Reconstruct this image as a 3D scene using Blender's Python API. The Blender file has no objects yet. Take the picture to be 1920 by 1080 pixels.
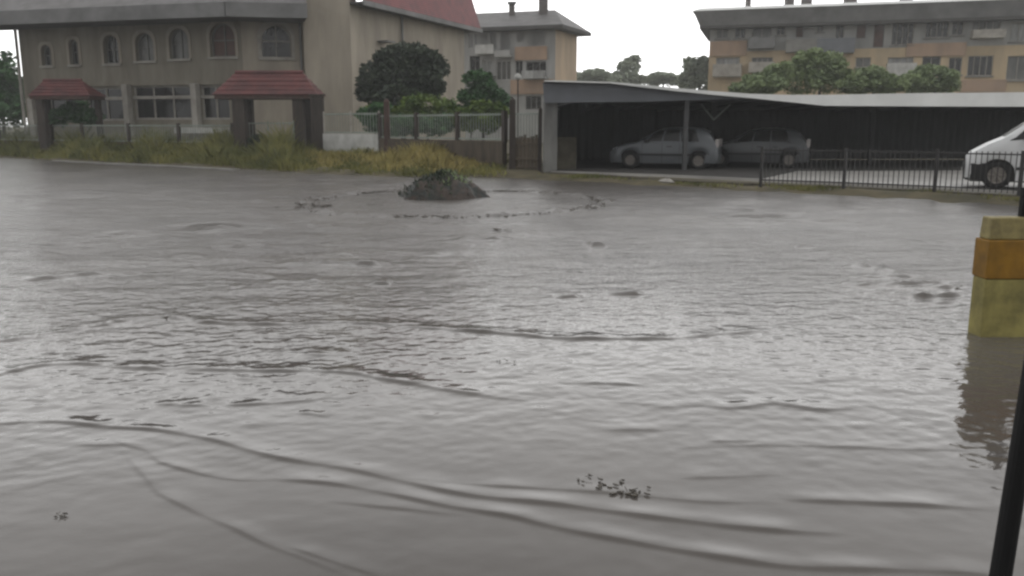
import bpy, math, random
import numpy as np
from mathutils import Vector, Matrix
from mathutils.geometry import tessellate_polygon

random.seed(7)
RNG = np.random.default_rng(11)
SC = bpy.context.scene
COL = SC.collection
R = math.radians

# ------------------------------------------------------------------ camera
CAM_H, PITCH, F = 1.7, R(10.8), 1600.0
cp, sp = math.cos(PITCH), math.sin(PITCH)
def ray(px, py):
    a, b = (px - 960) / F, (540 - py) / F
    return Vector((a, cp + sp * b, -sp + cp * b))
def P(px, py, Y):                       # the point of the sight line at depth Y
    d = ray(px, py); return Vector((0, 0, CAM_H)) + d * (Y / d.y)
def G(px, py, z=0.0):                   # the point of the sight line at height z
    d = ray(px, py); return Vector((0, 0, CAM_H)) + d * ((z - CAM_H) / d.z)
def P2(px, Y, py=235):
    p = P(px, py, Y); return Vector((p.x, p.y))
def HZ(py, Y): return P(960, py, Y).z   # height seen at picture row py at depth Y

cam = bpy.data.cameras.new("camera"); cam.sensor_width = 36; cam.lens = F / 1920 * 36
cam.clip_end = 3000; cam.clip_start = 0.05
co = bpy.data.objects.new("camera", cam); COL.objects.link(co)
co.location = (0, 0, CAM_H); co.rotation_euler = (R(90) - PITCH, 0, 0)
SC.camera = co

# ------------------------------------------------------------------ materials
def nt(name):
    m = bpy.data.materials.new(name); m.use_nodes = True
    return m, m.node_tree.nodes, m.node_tree.links, m.node_tree.nodes["Principled BSDF"]
def col4(c): return (c[0], c[1], c[2], 1)
def mat(name, c, rough=0.8, c2=None, scale=1.5, stretch=(1, 1, 1), bump=0.0, bscale=20, metal=0.0, spec=0.5, detail=5, lo=0.35, hi=0.65):
    m, N, L, B = nt(name)
    B.inputs["Roughness"].default_value = rough
    B.inputs["Metallic"].default_value = metal
    B.inputs["Specular IOR Level"].default_value = spec
    if c2 is None: c2 = tuple(x * 0.72 for x in c)
    tc = N.new("ShaderNodeTexCoord"); mp = N.new("ShaderNodeMapping")
    mp.inputs["Scale"].default_value = stretch
    L.new(tc.outputs["Object"], mp.inputs["Vector"])
    no = N.new("ShaderNodeTexNoise"); no.inputs["Scale"].default_value = scale; no.inputs["Detail"].default_value = detail
    no.inputs["Roughness"].default_value = 0.6
    L.new(mp.outputs["Vector"], no.inputs["Vector"])
    cr = N.new("ShaderNodeValToRGB")
    cr.color_ramp.elements[0].position = lo; cr.color_ramp.elements[1].position = hi
    cr.color_ramp.elements[0].color = col4(c2); cr.color_ramp.elements[1].color = col4(c)
    L.new(no.outputs["Fac"], cr.inputs["Fac"]); L.new(cr.outputs["Color"], B.inputs["Base Color"])
    if bump:
        n2 = N.new("ShaderNodeTexNoise"); n2.inputs["Scale"].default_value = bscale; n2.inputs["Detail"].default_value = 4
        L.new(tc.outputs["Object"], n2.inputs["Vector"])
        bp = N.new("ShaderNodeBump"); bp.inputs["Strength"].default_value = bump; bp.inputs["Distance"].default_value = 0.03
        L.new(n2.outputs["Fac"], bp.inputs["Height"]); L.new(bp.outputs["Normal"], B.inputs["Normal"])
    return m
def wave_mat(name, c, c2, scale, direction, rough=0.6, strength=0.6, dist=0.04, mix=1.6):
    m = mat(name, c, rough, c2, scale=mix)
    N, L = m.node_tree.nodes, m.node_tree.links; B = N["Principled BSDF"]
    tc = N.new("ShaderNodeTexCoord"); w = N.new("ShaderNodeTexWave")
    w.bands_direction = direction; w.inputs["Scale"].default_value = scale; w.inputs["Distortion"].default_value = 0.3
    L.new(tc.outputs["Object"], w.inputs["Vector"])
    bp = N.new("ShaderNodeBump"); bp.inputs["Strength"].default_value = strength; bp.inputs["Distance"].default_value = dist
    L.new(w.outputs["Fac"], bp.inputs["Height"]); L.new(bp.outputs["Normal"], B.inputs["Normal"])
    return m
M = {}
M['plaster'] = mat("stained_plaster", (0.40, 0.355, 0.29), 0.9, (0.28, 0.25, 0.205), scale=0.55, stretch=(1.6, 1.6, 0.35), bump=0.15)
M['plaster_shade'] = mat("shaded_plaster", (0.28, 0.255, 0.205), 0.9, (0.185, 0.168, 0.135), scale=0.7, stretch=(1.6, 1.6, 0.35), bump=0.15)  # same plaster, darkened for the shade under the eaves
M['fascia_grey'] = mat("grey_fascia", (0.20, 0.20, 0.20), 0.7, (0.13, 0.13, 0.13), scale=0.8)
M['soffit'] = mat("shaded_soffit", (0.075, 0.072, 0.068), 0.9)  # dark tone puts the underside shade of the eaves into the colour
M['roof_grey'] = wave_mat("grey_roof_tiles", (0.16, 0.155, 0.155), (0.10, 0.095, 0.095), 2.2, 'X', 0.6)
M['roof_red'] = wave_mat("red_roof_tiles", (0.20, 0.047, 0.05), (0.12, 0.032, 0.034), 2.4, 'Z', 0.6)
M['roof_red_canopy'] = wave_mat("dark_red_canopy_tiles", (0.14, 0.040, 0.038), (0.07, 0.022, 0.022), 4.0, 'Z', 0.55)
M['glass'] = mat("dark_window_glass", (0.016, 0.017, 0.017), 0.15, (0.01, 0.01, 0.01), scale=0.5)
M['glass_soft'] = mat("curtained_window_glass", (0.17, 0.17, 0.16), 0.3, (0.08, 0.08, 0.076), scale=0.9, stretch=(2, 2, .6))
M['glass_white'] = mat("white_curtain_glass", (0.42, 0.43, 0.42), 0.35, (0.2, 0.2, 0.2), scale=1.2, stretch=(3, 3, .5))
M['reddish'] = mat("reddish_shutter", (0.15, 0.085, 0.068), 0.7, (0.10, 0.06, 0.05))
M['white'] = mat("white_paint", (0.55, 0.55, 0.53), 0.6, (0.38, 0.38, 0.36), scale=2)
M['offwhite'] = mat("weathered_white", (0.42, 0.40, 0.36), 0.8, (0.28, 0.26, 0.23), scale=1.6)
M['frame'] = mat("window_frame_paint", (0.20, 0.20, 0.185), 0.6)
M['darkwood'] = mat("dark_brown_wood", (0.055, 0.042, 0.034), 0.8, (0.03, 0.024, 0.02), scale=2, stretch=(4, 4, .6), bump=0.2)
M['redwood'] = mat("red_brown_wood", (0.085, 0.045, 0.036), 0.8, (0.045, 0.028, 0.022), scale=2, stretch=(4, 4, .6))
M['brownwall'] = mat("brown_boards", (0.10, 0.078, 0.055), 0.9, (0.05, 0.04, 0.03), scale=1.2, stretch=(3, 3, .5), bump=0.2)
M['concrete'] = mat("concrete", (0.25, 0.245, 0.23), 0.85, (0.16, 0.155, 0.145), scale=1.2, bump=0.2)
M['flatgrey_dim'] = mat('dull_concrete', (0.19, 0.19, 0.18), 0.85, (0.12, 0.12, 0.115), scale=1.5, stretch=(2, 2, .5))
M['postgrey'] = mat('dull_grey_metal', (0.07, 0.072, 0.075), 0.6)
M['kerb'] = mat("mossy_kerb", (0.095, 0.085, 0.06), 0.9, (0.05, 0.042, 0.03), scale=2.5, bump=0.3)
M['wetslab'] = mat("wet_concrete_slab", (0.42, 0.41, 0.39), 0.35, (0.30, 0.29, 0.28), scale=0.6)
M['metal_dark'] = mat("shaded_corrugated_metal", (0.022, 0.024, 0.026), 0.6, (0.014, 0.015, 0.016), scale=0.6)  # colour lowered to deepen the shade inside the carport
M['metal_blue'] = wave_mat("grey_blue_sheet", (0.155, 0.165, 0.185), (0.12, 0.128, 0.142), 1.0, 'Z', 0.5, 0.15, 0.02, 0.9)
M['metal_white'] = mat("pale_sheet_metal", (0.78, 0.79, 0.78), 0.45, (0.66, 0.67, 0.66), scale=0.8)
M['iron'] = mat("black_iron", (0.012, 0.012, 0.013), 0.5, (0.02, 0.016, 0.014), scale=4)
M['black_paint'] = mat("black_gate_paint", (0.003, 0.003, 0.0033), 0.6, (0.006, 0.006, 0.006), scale=5, spec=0.2)
M['fence_grey'] = mat("weathered_fence_paint", (0.27, 0.30, 0.27), 0.7, (0.19, 0.22, 0.19))
M['tan'] = mat("tan_render", (0.56, 0.44, 0.31), 0.9, (0.42, 0.33, 0.24), scale=0.5, stretch=(1.5, 1.5, .4))
M['orange'] = mat("orange_render", (0.46, 0.32, 0.225), 0.9, (0.36, 0.26, 0.19), scale=0.5, stretch=(1.5, 1.5, .5))
M['flatgrey'] = mat("grey_render", (0.42, 0.42, 0.405), 0.9, (0.30, 0.30, 0.29), scale=0.45, stretch=(1.5, 1.5, .4))
M['ochre'] = mat("ochre_render", (0.60, 0.47, 0.30), 0.9, (0.45, 0.36, 0.24), scale=0.4, stretch=(1.5, 1.5, .5))
M['brick'] = mat("brick_panel", (0.145, 0.082, 0.07), 0.9, (0.10, 0.062, 0.055), scale=2)
M['soil'] = mat("wet_soil", (0.048, 0.033, 0.025), 0.6, (0.014, 0.020, 0.017), scale=4.5, bump=1.0, bscale=7, lo=.42, hi=.6)
M['ground'] = mat("muddy_ground", (0.11, 0.092, 0.05), 0.9, (0.055, 0.05, 0.028), scale=1.2, bump=0.4, bscale=8)
M['shed_shade'] = mat('shaded_shed_ground', (0.04, 0.038, 0.035), 0.9, (0.028, 0.026, 0.024))  # floor tone darkened to carry the carport's interior shade
M['asphalt'] = mat("wet_asphalt", (0.05, 0.05, 0.05), 0.4)
M['yellow_pale'] = mat("pale_yellow_paint", (0.29, 0.245, 0.095), 0.7, (0.15, 0.12, 0.05), scale=7, bump=0.15)
M['yellow_olive'] = mat("faded_yellow_paint", (0.31, 0.27, 0.085), 0.75, (0.16, 0.138, 0.045), scale=5, bump=0.1)
M['orange_paint'] = mat("orange_ochre_paint", (0.27, 0.135, 0.003), 0.7, (0.14, 0.07, 0.002), scale=4, bump=0.1)
M['leaf_dark'] = mat("dark_leaves", (0.06, 0.078, 0.05), 0.6, (0.026, 0.038, 0.026), scale=1.1, spec=0.3)
M['leaf_mid'] = mat("green_leaves", (0.065, 0.16, 0.05), 0.6, (0.026, 0.07, 0.026), scale=1.2, spec=0.3)
M['leaf_lime'] = mat("yellow_green_leaves", (0.15, 0.21, 0.04), 0.6, (0.045, 0.09, 0.022), scale=1.4, spec=0.3)
M['leaf_olive'] = mat("olive_leaves", (0.27, 0.34, 0.16), 0.6, (0.15, 0.20, 0.10), scale=0.6, spec=0.3)  # olive, lightened to stand in for rain haze on the trees
M['leaf_haze'] = mat("haze_paled_leaves", (0.34, 0.38, 0.29), 0.7, (0.25, 0.28, 0.22), scale=0.4, spec=0.2)  # paled in the colour where the haze volume is too thin
M['bark'] = mat("bark", (0.06, 0.048, 0.038), 0.95, bump=0.5, scale=6)
M['grass'] = mat("wet_grass", (0.26, 0.25, 0.085), 0.7, (0.10, 0.115, 0.042), scale=0.55, spec=0.25)
M['drygrass'] = mat("dry_grass", (0.46, 0.38, 0.15), 0.75, (0.26, 0.235, 0.08), scale=0.6, spec=0.25)
M['silver'] = mat("silver_car_paint", (0.13, 0.14, 0.15), 0.3, (0.11, 0.12, 0.13), scale=1, metal=0.2)  # silver, darkened for the shade under the carport roof
M['shaded_car'] = mat("shaded_car_paint", (0.085, 0.09, 0.095), 0.3, (0.07, 0.075, 0.08), scale=1, metal=0.2)  # light car paint with the deeper carport shade put into it
M['white_car'] = mat("white_car_paint", (0.74, 0.75, 0.76), 0.28, (0.62, 0.63, 0.64), scale=0.8)
M['blackplastic'] = mat("black_plastic", (0.013, 0.013, 0.014), 0.6)
M['rubber'] = mat("rubber", (0.012, 0.012, 0.012), 0.85)
M['alloy'] = mat("wheel_alloy", (0.24, 0.22, 0.20), 0.45, metal=0.5)
M['lamp'] = mat("headlamp_glass", (0.70, 0.72, 0.74), 0.12, (0.55, 0.57, 0.6), scale=5)
M['pale_lamp'] = mat("sky_lit_tail_lamp", (0.40, 0.37, 0.36), 0.3)  # pale tone paints the sky light on the car's rear
M['plate'] = mat("number_plate", (0.6, 0.6, 0.58), 0.5)
M['debris'] = mat("wet_leaves_debris", (0.085, 0.072, 0.055), 0.6, (0.045, 0.038, 0.03), scale=8)
M['bag'] = mat("white_plastic_bag", (0.34, 0.32, 0.29), 0.5)
M['clay'] = mat("clay_chimney", (0.14, 0.125, 0.12), 0.9)

# ------------------------------------------------------------------ objects
ORG = {}
def props(o, label=None, cat=None, group=None, kind=None):
    if label: o['label'] = label
    if cat: o['category'] = cat
    if group: o['group'] = group
    if kind: o['kind'] = kind
    return o
def thing(name, label, cat, loc=(0, 0, 0), group=None, rz=0.0):
    o = bpy.data.objects.new(name, None); COL.objects.link(o)
    o.location = loc; o.empty_display_size = 0.3
    o.rotation_euler = (0, 0, rz)
    ORG[o.name] = Vector(loc)
    return props(o, label, cat, group)
def link_mesh(name, me, m, parent=None, loc=None, smooth=False):
    o = bpy.data.objects.new(name, me); COL.objects.link(o)
    if m is not None: me.materials.append(m)
    if smooth: me.polygons.foreach_set("use_smooth", [True] * len(me.polygons))
    if parent is not None:
        o.parent = parent
    elif loc is not None: o.location = loc
    return o
class MB:
    def __init__(s): s.v, s.f = [], []
    def add(s, vs, fs):
        n = len(s.v); s.v += [tuple(v) for v in vs]; s.f += [tuple(i + n for i in f) for f in fs]
    def quad(s, a, b, c, d): s.add([a, b, c, d], [(0, 1, 2, 3)])
    def box(s, lo, hi):
        x0, y0, z0 = lo; x1, y1, z1 = hi
        s.add([(x0,y0,z0),(x1,y0,z0),(x1,y1,z0),(x0,y1,z0),(x0,y0,z1),(x1,y0,z1),(x1,y1,z1),(x0,y1,z1)],
              [(0,3,2,1),(4,5,6,7),(0,1,5,4),(1,2,6,5),(2,3,7,6),(3,0,4,7)])
    def obox(s, o, ax, ay, az):
        o, ax, ay, az = map(Vector, (o, ax, ay, az))
        vs = [o, o+ax, o+ax+ay, o+ay, o+az, o+ax+az, o+ax+ay+az, o+ay+az]
        s.add(vs, [(0,3,2,1),(4,5,6,7),(0,1,5,4),(1,2,6,5),(2,3,7,6),(3,0,4,7)])
    def cbox(s, c, hx, hy, hz, rz=0.0):
        c = Vector(c); a = Vector((math.cos(rz), math.sin(rz), 0)); b = Vector((-math.sin(rz), math.cos(rz), 0)); z = Vector((0, 0, 1))
        s.obox(c - a*hx - b*hy - z*hz, a*2*hx, b*2*hy, z*2*hz)
    def prism(s, bot, top):              # two loops of equal length, caps
        n = len(bot)
        s.add(list(bot) + list(top), [tuple(range(n))[::-1], tuple(range(n, 2*n))] + [(i, (i+1) % n, n + (i+1) % n, n + i) for i in range(n)])
    def tube(s, a, b, r0, r1=None, n=8):
        a, b = Vector(a), Vector(b); r1 = r0 if r1 is None else r1
        d = (b - a).normalized(); u = d.orthogonal().normalized(); w = d.cross(u)
        s.prism([a + (u*math.cos(t) + w*math.sin(t))*r0 for t in [2*math.pi*i/n for i in range(n)]],
                [b + (u*math.cos(t) + w*math.sin(t))*r1 for t in [2*math.pi*i/n for i in range(n)]])
    def lathe(s, c, axis, prof, n=20):   # prof: (radius, height along the axis)
        c = Vector(c); d = Vector(axis).normalized(); u = d.orthogonal().normalized(); w = d.cross(u)
        vs, fs = [], []
        for r, h in prof:
            for i in range(n):
                t = 2*math.pi*i/n; vs.append(c + d*h + (u*math.cos(t) + w*math.sin(t))*r)
        for k in range(len(prof)-1):
            for i in range(n):
                fs.append((k*n+i, k*n+(i+1) % n, (k+1)*n+(i+1) % n, (k+1)*n+i))
        s.add(vs, fs)
    def build(s, name, m, parent=None, loc=None, smooth=False, local=False, bevel=0.0):
        org = Vector((0, 0, 0))
        if not local:
            if parent is not None:
                q = parent
                while q.parent is not None: q = q.parent
                org = ORG[q.name]
            elif loc is not None: org = Vector(loc)
        me = bpy.data.meshes.new(name)
        me.from_pydata([(v[0]-org.x, v[1]-org.y, v[2]-org.z) for v in s.v], [], s.f); me.update()
        o = link_mesh(name, me, m, parent, loc, smooth)
        if bevel:
            b = o.modifiers.new("bevel", 'BEVEL'); b.width = bevel; b.segments = 2; b.limit_method = 'ANGLE'
        return o
def np_mesh(name, verts, faces, k):
    me = bpy.data.meshes.new(name)
    nv, nf = len(verts), len(faces)
    me.vertices.add(nv); me.vertices.foreach_set("co", np.asarray(verts, np.float32).ravel())
    me.loops.add(nf*k); me.loops.foreach_set("vertex_index", np.asarray(faces, np.int32).ravel())
    me.polygons.add(nf); me.polygons.foreach_set("loop_start", np.arange(0, nf*k, k, dtype=np.int32))
    me.update(calc_edges=True); me.validate()
    return me
def copy_tree(o, parent=None):
    c = o.copy(); COL.objects.link(c)
    if parent is not None: c.parent = parent
    for ch in list(o.children): copy_tree(ch, c)
    return c

# ------------------------------------------------------------------ world, sun
SUN_EL, SUN_AZ = R(62), R(150)
w = bpy.data.worlds.new("World"); SC.world = w; w.use_nodes = True
N, L = w.node_tree.nodes, w.node_tree.links
bg = N["Background"]
sky = N.new("ShaderNodeTexSky"); sky.sky_type = 'NISHITA'; sky.sun_disc = False
sky.sun_elevation = SUN_EL; sky.sun_rotation = SUN_AZ; sky.dust_density = 4; sky.air_density = 1.2; sky.ozone_density = 1
hs = N.new("ShaderNodeHueSaturation"); hs.inputs["Saturation"].default_value = 0.07
L.new(sky.outputs["Color"], hs.inputs["Color"])
# an even rain-cloud cover laid over the clear-sky gradient: brightest low down ahead, greyer overhead
tcw = N.new("ShaderNodeTexCoord"); sx = N.new("ShaderNodeSeparateXYZ"); L.new(tcw.outputs["Generated"], sx.inputs["Vector"])
zr_ = N.new("ShaderNodeValToRGB"); e = zr_.color_ramp.elements
e[0].position = 0.0; e[0].color = (1.2, 1.2, 1.19, 1); e[1].position = 1.0; e[1].color = (.36, .36, .36, 1)
for p_, v_ in ((.12, 1.25), (.30, 1.02), (.5, .62), (.75, .42)):
    q_ = e.new(p_); q_.color = (v_, v_*.993, v_*.988, 1)
L.new(sx.outputs["Z"], zr_.inputs["Fac"])
fr = N.new("ShaderNodeMapRange"); fr.inputs["From Min"].default_value = -1; fr.inputs["From Max"].default_value = 1
fr.inputs["To Min"].default_value = 5.0; fr.inputs["To Max"].default_value = 23.5
L.new(sx.outputs["Y"], fr.inputs["Value"])
ml = N.new("ShaderNodeVectorMath"); ml.operation = 'SCALE'; L.new(zr_.outputs["Color"], ml.inputs[0]); L.new(fr.outputs["Result"], ml.inputs["Scale"])
mx = N.new("ShaderNodeMix"); mx.data_type = 'RGBA'; mx.inputs["Factor"].default_value = 0.85
L.new(ml.outputs["Vector"], mx.inputs[7])
L.new(hs.outputs["Color"], mx.inputs[6]); L.new(mx.outputs[2], bg.inputs["Color"])
bg.inputs["Strength"].default_value = 0.1
sl = bpy.data.lights.new("sun", 'SUN'); sl.energy = 0.6; sl.angle = R(25); sl.color = (1, 0.97, 0.92)
so = bpy.data.objects.new("sun", sl); COL.objects.link(so)
sd = Vector((math.sin(SUN_AZ)*math.cos(SUN_EL), math.cos(SUN_AZ)*math.cos(SUN_EL), math.sin(SUN_EL)))
so.rotation_euler = sd.to_track_quat('Z', 'Y').to_euler(); so.location = sd * 60

# ------------------------------------------------------------------ ground and water
SHORE = [(-3000, 66), (-600, 55), (-200, 46), (0, None, 295), (60, None, 298), (140, None, 303), (300, None, 308), (430, None, 315), (520, None, 322), (740, None, 331), (930, None, 333), (1100, None, 340),
         (1250, None, 349), (1400, None, 358), (1550, None, 364), (1700, None, 371), (1900, None, 384), (2200, 15.5), (3000, 12)]
sh = []
for s_ in SHORE:
    Y = s_[1] if s_[1] is not None else G(s_[0], s_[2]).y
    sh.append(((s_[0]-960)/F*cp, Y))      # slope x/y against depth
sh_t = np.array([a for a, b in sh]); sh_y = np.array([b for a, b in sh])
def shore_y(t): return np.interp(t, sh_t, sh_y)
def ground_z(x, y):
    x = np.asarray(x, float); y = np.asarray(y, float)
    t = x / np.maximum(y, 0.5)
    s = np.where(y > 0.5, y - shore_y(t), -50)
    z = np.interp(s, [-4, -1.2, 0, 0.4, 2.5, 9, 60], [-0.45, -0.3, 0.0, 0.10, 0.2, 0.32, 0.5])
    return z
def gz(x, y): return float(ground_z(x, y))

def polar(rads, angs):
    rr, aa = np.meshgrid(rads, angs, indexing='ij')
    x = rr*np.sin(aa); y = rr*np.cos(aa)
    nr, na = len(rads), len(angs)
    i = np.arange(nr-1)[:, None]*na; j = np.arange(na); j2 = (j+1) % na
    f = np.stack([i + j, i + j2, i + na + j2, i + na + j], -1).reshape(-1, 4)
    return x, y, f[:, ::-1]
def angles(dense, half, coarse):
    a = np.linspace(-half, half, dense)
    b = np.linspace(half, 2*math.pi - half, coarse)[1:-1]
    return np.concatenate([a, b])
rads = np.concatenate([[0.01, 2, 6, 10, 13], np.geomspace(15, 70, 230), np.geomspace(75, 900, 30)])
x, y, f = polar(rads, angles(420, 0.75, 80))
z = ground_z(x, y)
nz = sum(np.sin(x*a + y*b + c)*d for a, b, c, d in [(1.3, .7, 0, .03), (2.9, -1.7, 1, .02), (.5, 1.9, 2, .03), (5.1, 3.3, .5, .012)])
z = z + np.where((z > -0.2) & (z < 0.33), nz*0.8, 0)
# under the concrete yard the soil lies flat and low
tt = x/np.maximum(y, .5)
yard = (tt > (1010-960)/F) & (y > 0) & (y > shore_y(tt) + 0.5)
z = np.where(yard, np.minimum(z, 0.12), z)
me = np_mesh("ground", np.stack([x.ravel(), y.ravel(), z.ravel()], 1), f, 4)
go = link_mesh("ground", me, M['ground'], smooth=True); props(go, kind='structure')

# water: one sheet, its waves real heights
wr = np.concatenate([[0.01, 0.8, 1.5, 2.1], 1/np.linspace(1/2.6, 1/48, 760), [52, 60, 75, 110]])
half = 0.66
x, y, f = polar(wr, angles(1000, half, 90))
dr = np.gradient(wr)[:, None]*np.ones_like(x)
dist = np.hypot(x, y)
h = np.zeros_like(x)
smooth_mask = np.clip((dist - 4.0)/3.5, 0, 1)           # the near water lies in the lee of the gate: smooth
patch = 0.5 + 0.5*np.sin(x*0.35 + 0.8*np.sin(y*0.27))*np.sin(y*0.41 + 1.1*np.sin(x*0.3 + 1))
for k in range(90):
    lam = 0.09*(0.55/0.09)**(RNG.random()**1.3)
    th = RNG.normal(math.pi/2 + 0.12, 0.85); kk = 2*math.pi/lam
    amp = 0.00125*lam**0.9*(1.1 if lam < .22 else .7)
    fade = np.clip((lam/dr - 2.0)/1.5, 0, 1)
    far = smooth_mask*(0.45 + 0.8*patch) + (0.22 if lam > 0.25 else 0.10)
    h += amp*fade*far*np.sin(kk*(x*math.cos(th) + y*math.sin(th)) + RNG.random()*6.28)
for k in range(46):                                      # broader chop further out, in drifting patches
    lam = 0.5*(2.4/0.5)**RNG.random()
    th = RNG.normal(math.pi/2 + 0.1, 0.5); kk = 2*math.pi/lam
    fade = np.clip((lam/dr - 1.6)/1.5, 0, 1)*np.clip((dist-8)/6, 0, 1)
    h += 0.0036*lam*fade*(.3 + patch)*np.sin(kk*(x*math.cos(th) + y*math.sin(th)) + RNG.random()*6.28)
def front(pts, A, wd, back=2.4, brk=0.0, fadeends=0.28):
    """a small travelling wave: a ridge along a line on the water"""
    q = [G(a, b) for a, b in pts]
    X = np.array([[p.x, p.y] for p in q])
    # Catmull-Rom refine
    Q = []
    E = np.vstack([2*X[0]-X[1], X, 2*X[-1]-X[-2]])
    for i in range(1, len(E)-2):
        for u in np.linspace(0, 1, 6, endpoint=False):
            Q.append(0.5*((2*E[i]) + (E[i+1]-E[i-1])*u + (2*E[i-1]-5*E[i]+4*E[i+1]-E[i+2])*u*u + (-E[i-1]+3*E[i]-3*E[i+1]+E[i+2])*u**3))
    Q.append(X[-1]); Q = np.array(Q)
    m = 6*wd + 0.2
    sel = (x > Q[:, 0].min()-m) & (x < Q[:, 0].max()+m) & (y > Q[:, 1].min()-m) & (y < Q[:, 1].max()+m)
    if not sel.any(): return
    px_, py_ = x[sel], y[sel]
    best = np.full(px_.shape, 1e9); sd_ = np.zeros_like(best); al = np.zeros_like(best)
    L_ = np.concatenate([[0], np.cumsum(np.hypot(*np.diff(Q, axis=0).T))])
    for i in range(len(Q)-1):
        a, b = Q[i], Q[i+1]; d = b-a; l2 = max((d**2).sum(), 1e-9)
        t = np.clip(((px_-a[0])*d[0] + (py_-a[1])*d[1])/l2, 0, 1)
        ex, ey = px_-a[0]-t*d[0], py_-a[1]-t*d[1]
        dd = np.hypot(ex, ey); s_ = np.sign(d[0]*ey - d[1]*ex)
        c = dd < best
        best = np.where(c, dd, best); sd_ = np.where(c, dd*s_, sd_); al = np.where(c, L_[i] + t*math.sqrt(l2), al)
    u = al/L_[-1]
    env = np.clip(u/fadeends, 0, 1)*np.clip((1-u)/fadeends, 0, 1)
    ph = RNG.random(4)*6.28
    va = 0.95 + 0.2*np.sin(al*2.3 + ph[0]) + 0.15*np.sin(al*5.1 + ph[1]) + brk*np.sin(al*13 + ph[2])
    s = sd_ + 0.25*wd*np.sin(al*6.5 + ph[3])
    prof = np.where(s < 0, np.exp(-(s/wd)**2), np.exp(-(s/(wd*(1+back)))**2)) 
    h[sel] += A*env*np.clip(va, 0.3, 1.6)*prof
FR = [
 ([(-60,652),(0,640),(73,628),(171,614),(230,601),(306,594),(379,604),(526,609),(636,604),(782,614),(960,627),(1059,634),(1254,634),(1438,619)], .022, .085),
 ([(-60,712),(0,701),(73,686),(159,682),(230,688),(367,692),(642,698),(733,712),(856,734),(1000,750)], .020, .075),
 ([(-60,795),(0,794),(92,790),(183,798),(293,805),(391,823),(526,857),(636,876),(764,902),(900,930),(1083,949),(1267,973),(1420,992),(1590,998)], .014, .05),
 ([(500,897),(560,901),(648,909),(733,924),(837,948),(960,968),(1022,982),(1144,1007),(1267,1031),(1389,1050),(1511,1062),(1700,1068),(1900,1080)], .014, .045),
 ([(611,937),(795,958),(900,966)], .007, .04),
 ([(196,802),(226,830),(275,845),(310,868),(428,897),(526,900)], .006, .035),
 ([(225,836),(275,893),(300,925),(367,958),(440,988),(507,1022),(581,1050),(680,1090)], .008, .035),
 ([(538,1022),(611,1046),(733,1085)], .006, .03),
 ([(104,833),(180,834),(285,832)], .006, .04),
 ([(764,895),(960,912),(1100,920),(1205,927),(1328,940),(1480,941)], .008, .045),
 ([(-40,536),(0,533),(122,518),(200,513),(290,509)], .03, .14),
 ([(-40,548),(60,540),(150,532)], .02, .12),
 ([(287,756),(397,762)], .012, .06), ([(403,760),(520,754),(642,744)], .010, .06), ([(555,773),(620,781)], .012, .05),
 ([(1150,768),(1297,760),(1377,765),(1450,755),(1548,767),(1670,756)], .013, .07),
 ([(1320,826),(1425,826)], .006, .05), ([(1260,840),(1419,833),(1664,840),(1860,842)], .008, .055),
 ([(1460,936),(1633,941),(1860,955)], .013, .05), ([(1254,894),(1360,893),(1468,889)], .007, .05),
 ([(1132,554),(1212,551)], .03, .12), ([(1560,537),(1680,533),(1790,526)], .03, .11), ([(1700,560),(1817,551)], .03, .10),
 ([(1720,545),(1800,538)], .03, .10), ([(1590,495),(1640,500)], .03, .13), ([(1640,508),(1700,512)], .03, .13), ([(1600,520),(1740,516)], .02, .12),
 ([(513,496),(640,494),(758,499)], .03, .15), ([(776,475),(850,478)], .03, .16), ([(489,529),(623,530)], .025, .13), ([(690,533),(735,533)], .025, .12),
 ([(360,465),(470,461),(560,456)], .03, .18), ([(420,580),(600,575),(760,580)], .012, .09), ([(500,660),(700,668)], .012, .09), ([(560,425),(640,422)], .035, .22),
 ([(1040,558),(1090,555)], .025, .12), ([(1100,462),(1140,461)], .05, .2), ([(1480,461),(1535,463)], .04, .2),
 ([(1040,716),(1230,722)], .010, .06), ([(1500,716),(1600,711),(1700,714)], .010, .06), ([(1230,690),(1420,693)], .009, .06), ([(840,452),(960,448)], .03, .2),
 ([(1100,804),(1300,806)], .006, .06),
]
for i_, a in enumerate(FR): front(a[0], a[1]*(.5 if i_ == 1 else .68 if i_ == 0 else .46 if a[0][0][1] > 640 else 1.0), a[2]*.5, brk=0.3, fadeends=.06 if len(a[0]) > 8 else .28)
# the ring that the upwelling at the mound sends out
cx, cy = G(850, 378).x, G(850, 378).y
ang = np.arctan2(y-cy, x-cx)
rr_ = np.hypot(x-cx, y-cy)
for r0, A, wd in ((3.35, .05, .14), (2.5, .012, .2), (4.6, .022, .22), (6.0, .014, .25)):
    rv = r0*(1 + .03*np.sin(3*ang+1) + .018*np.sin(8*ang) + .01*np.sin(19*ang+2))
    va = 0.75 + .35*np.sin(5*ang + 2*r0) + .3*np.sin(17*ang + r0) + .25*np.sin(29*ang)
    h += A*np.clip(va, .05, 1.5)*(np.exp(-((rr_-rv)/wd)**2) - .4*np.exp(-((rr_-rv+1.8*wd)/wd)**2))
# boil where the current meets the gate pillar
gx, gy = G(1740, 552).x, G(1740, 552).y
h += .005*np.exp(-(((x-gx)/.9)**2 + ((y-gy)/.7)**2))*(np.sin(x*17+y*9) + np.sin(y*21-x*8+1) + np.sin(x*9-y*26))
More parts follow.
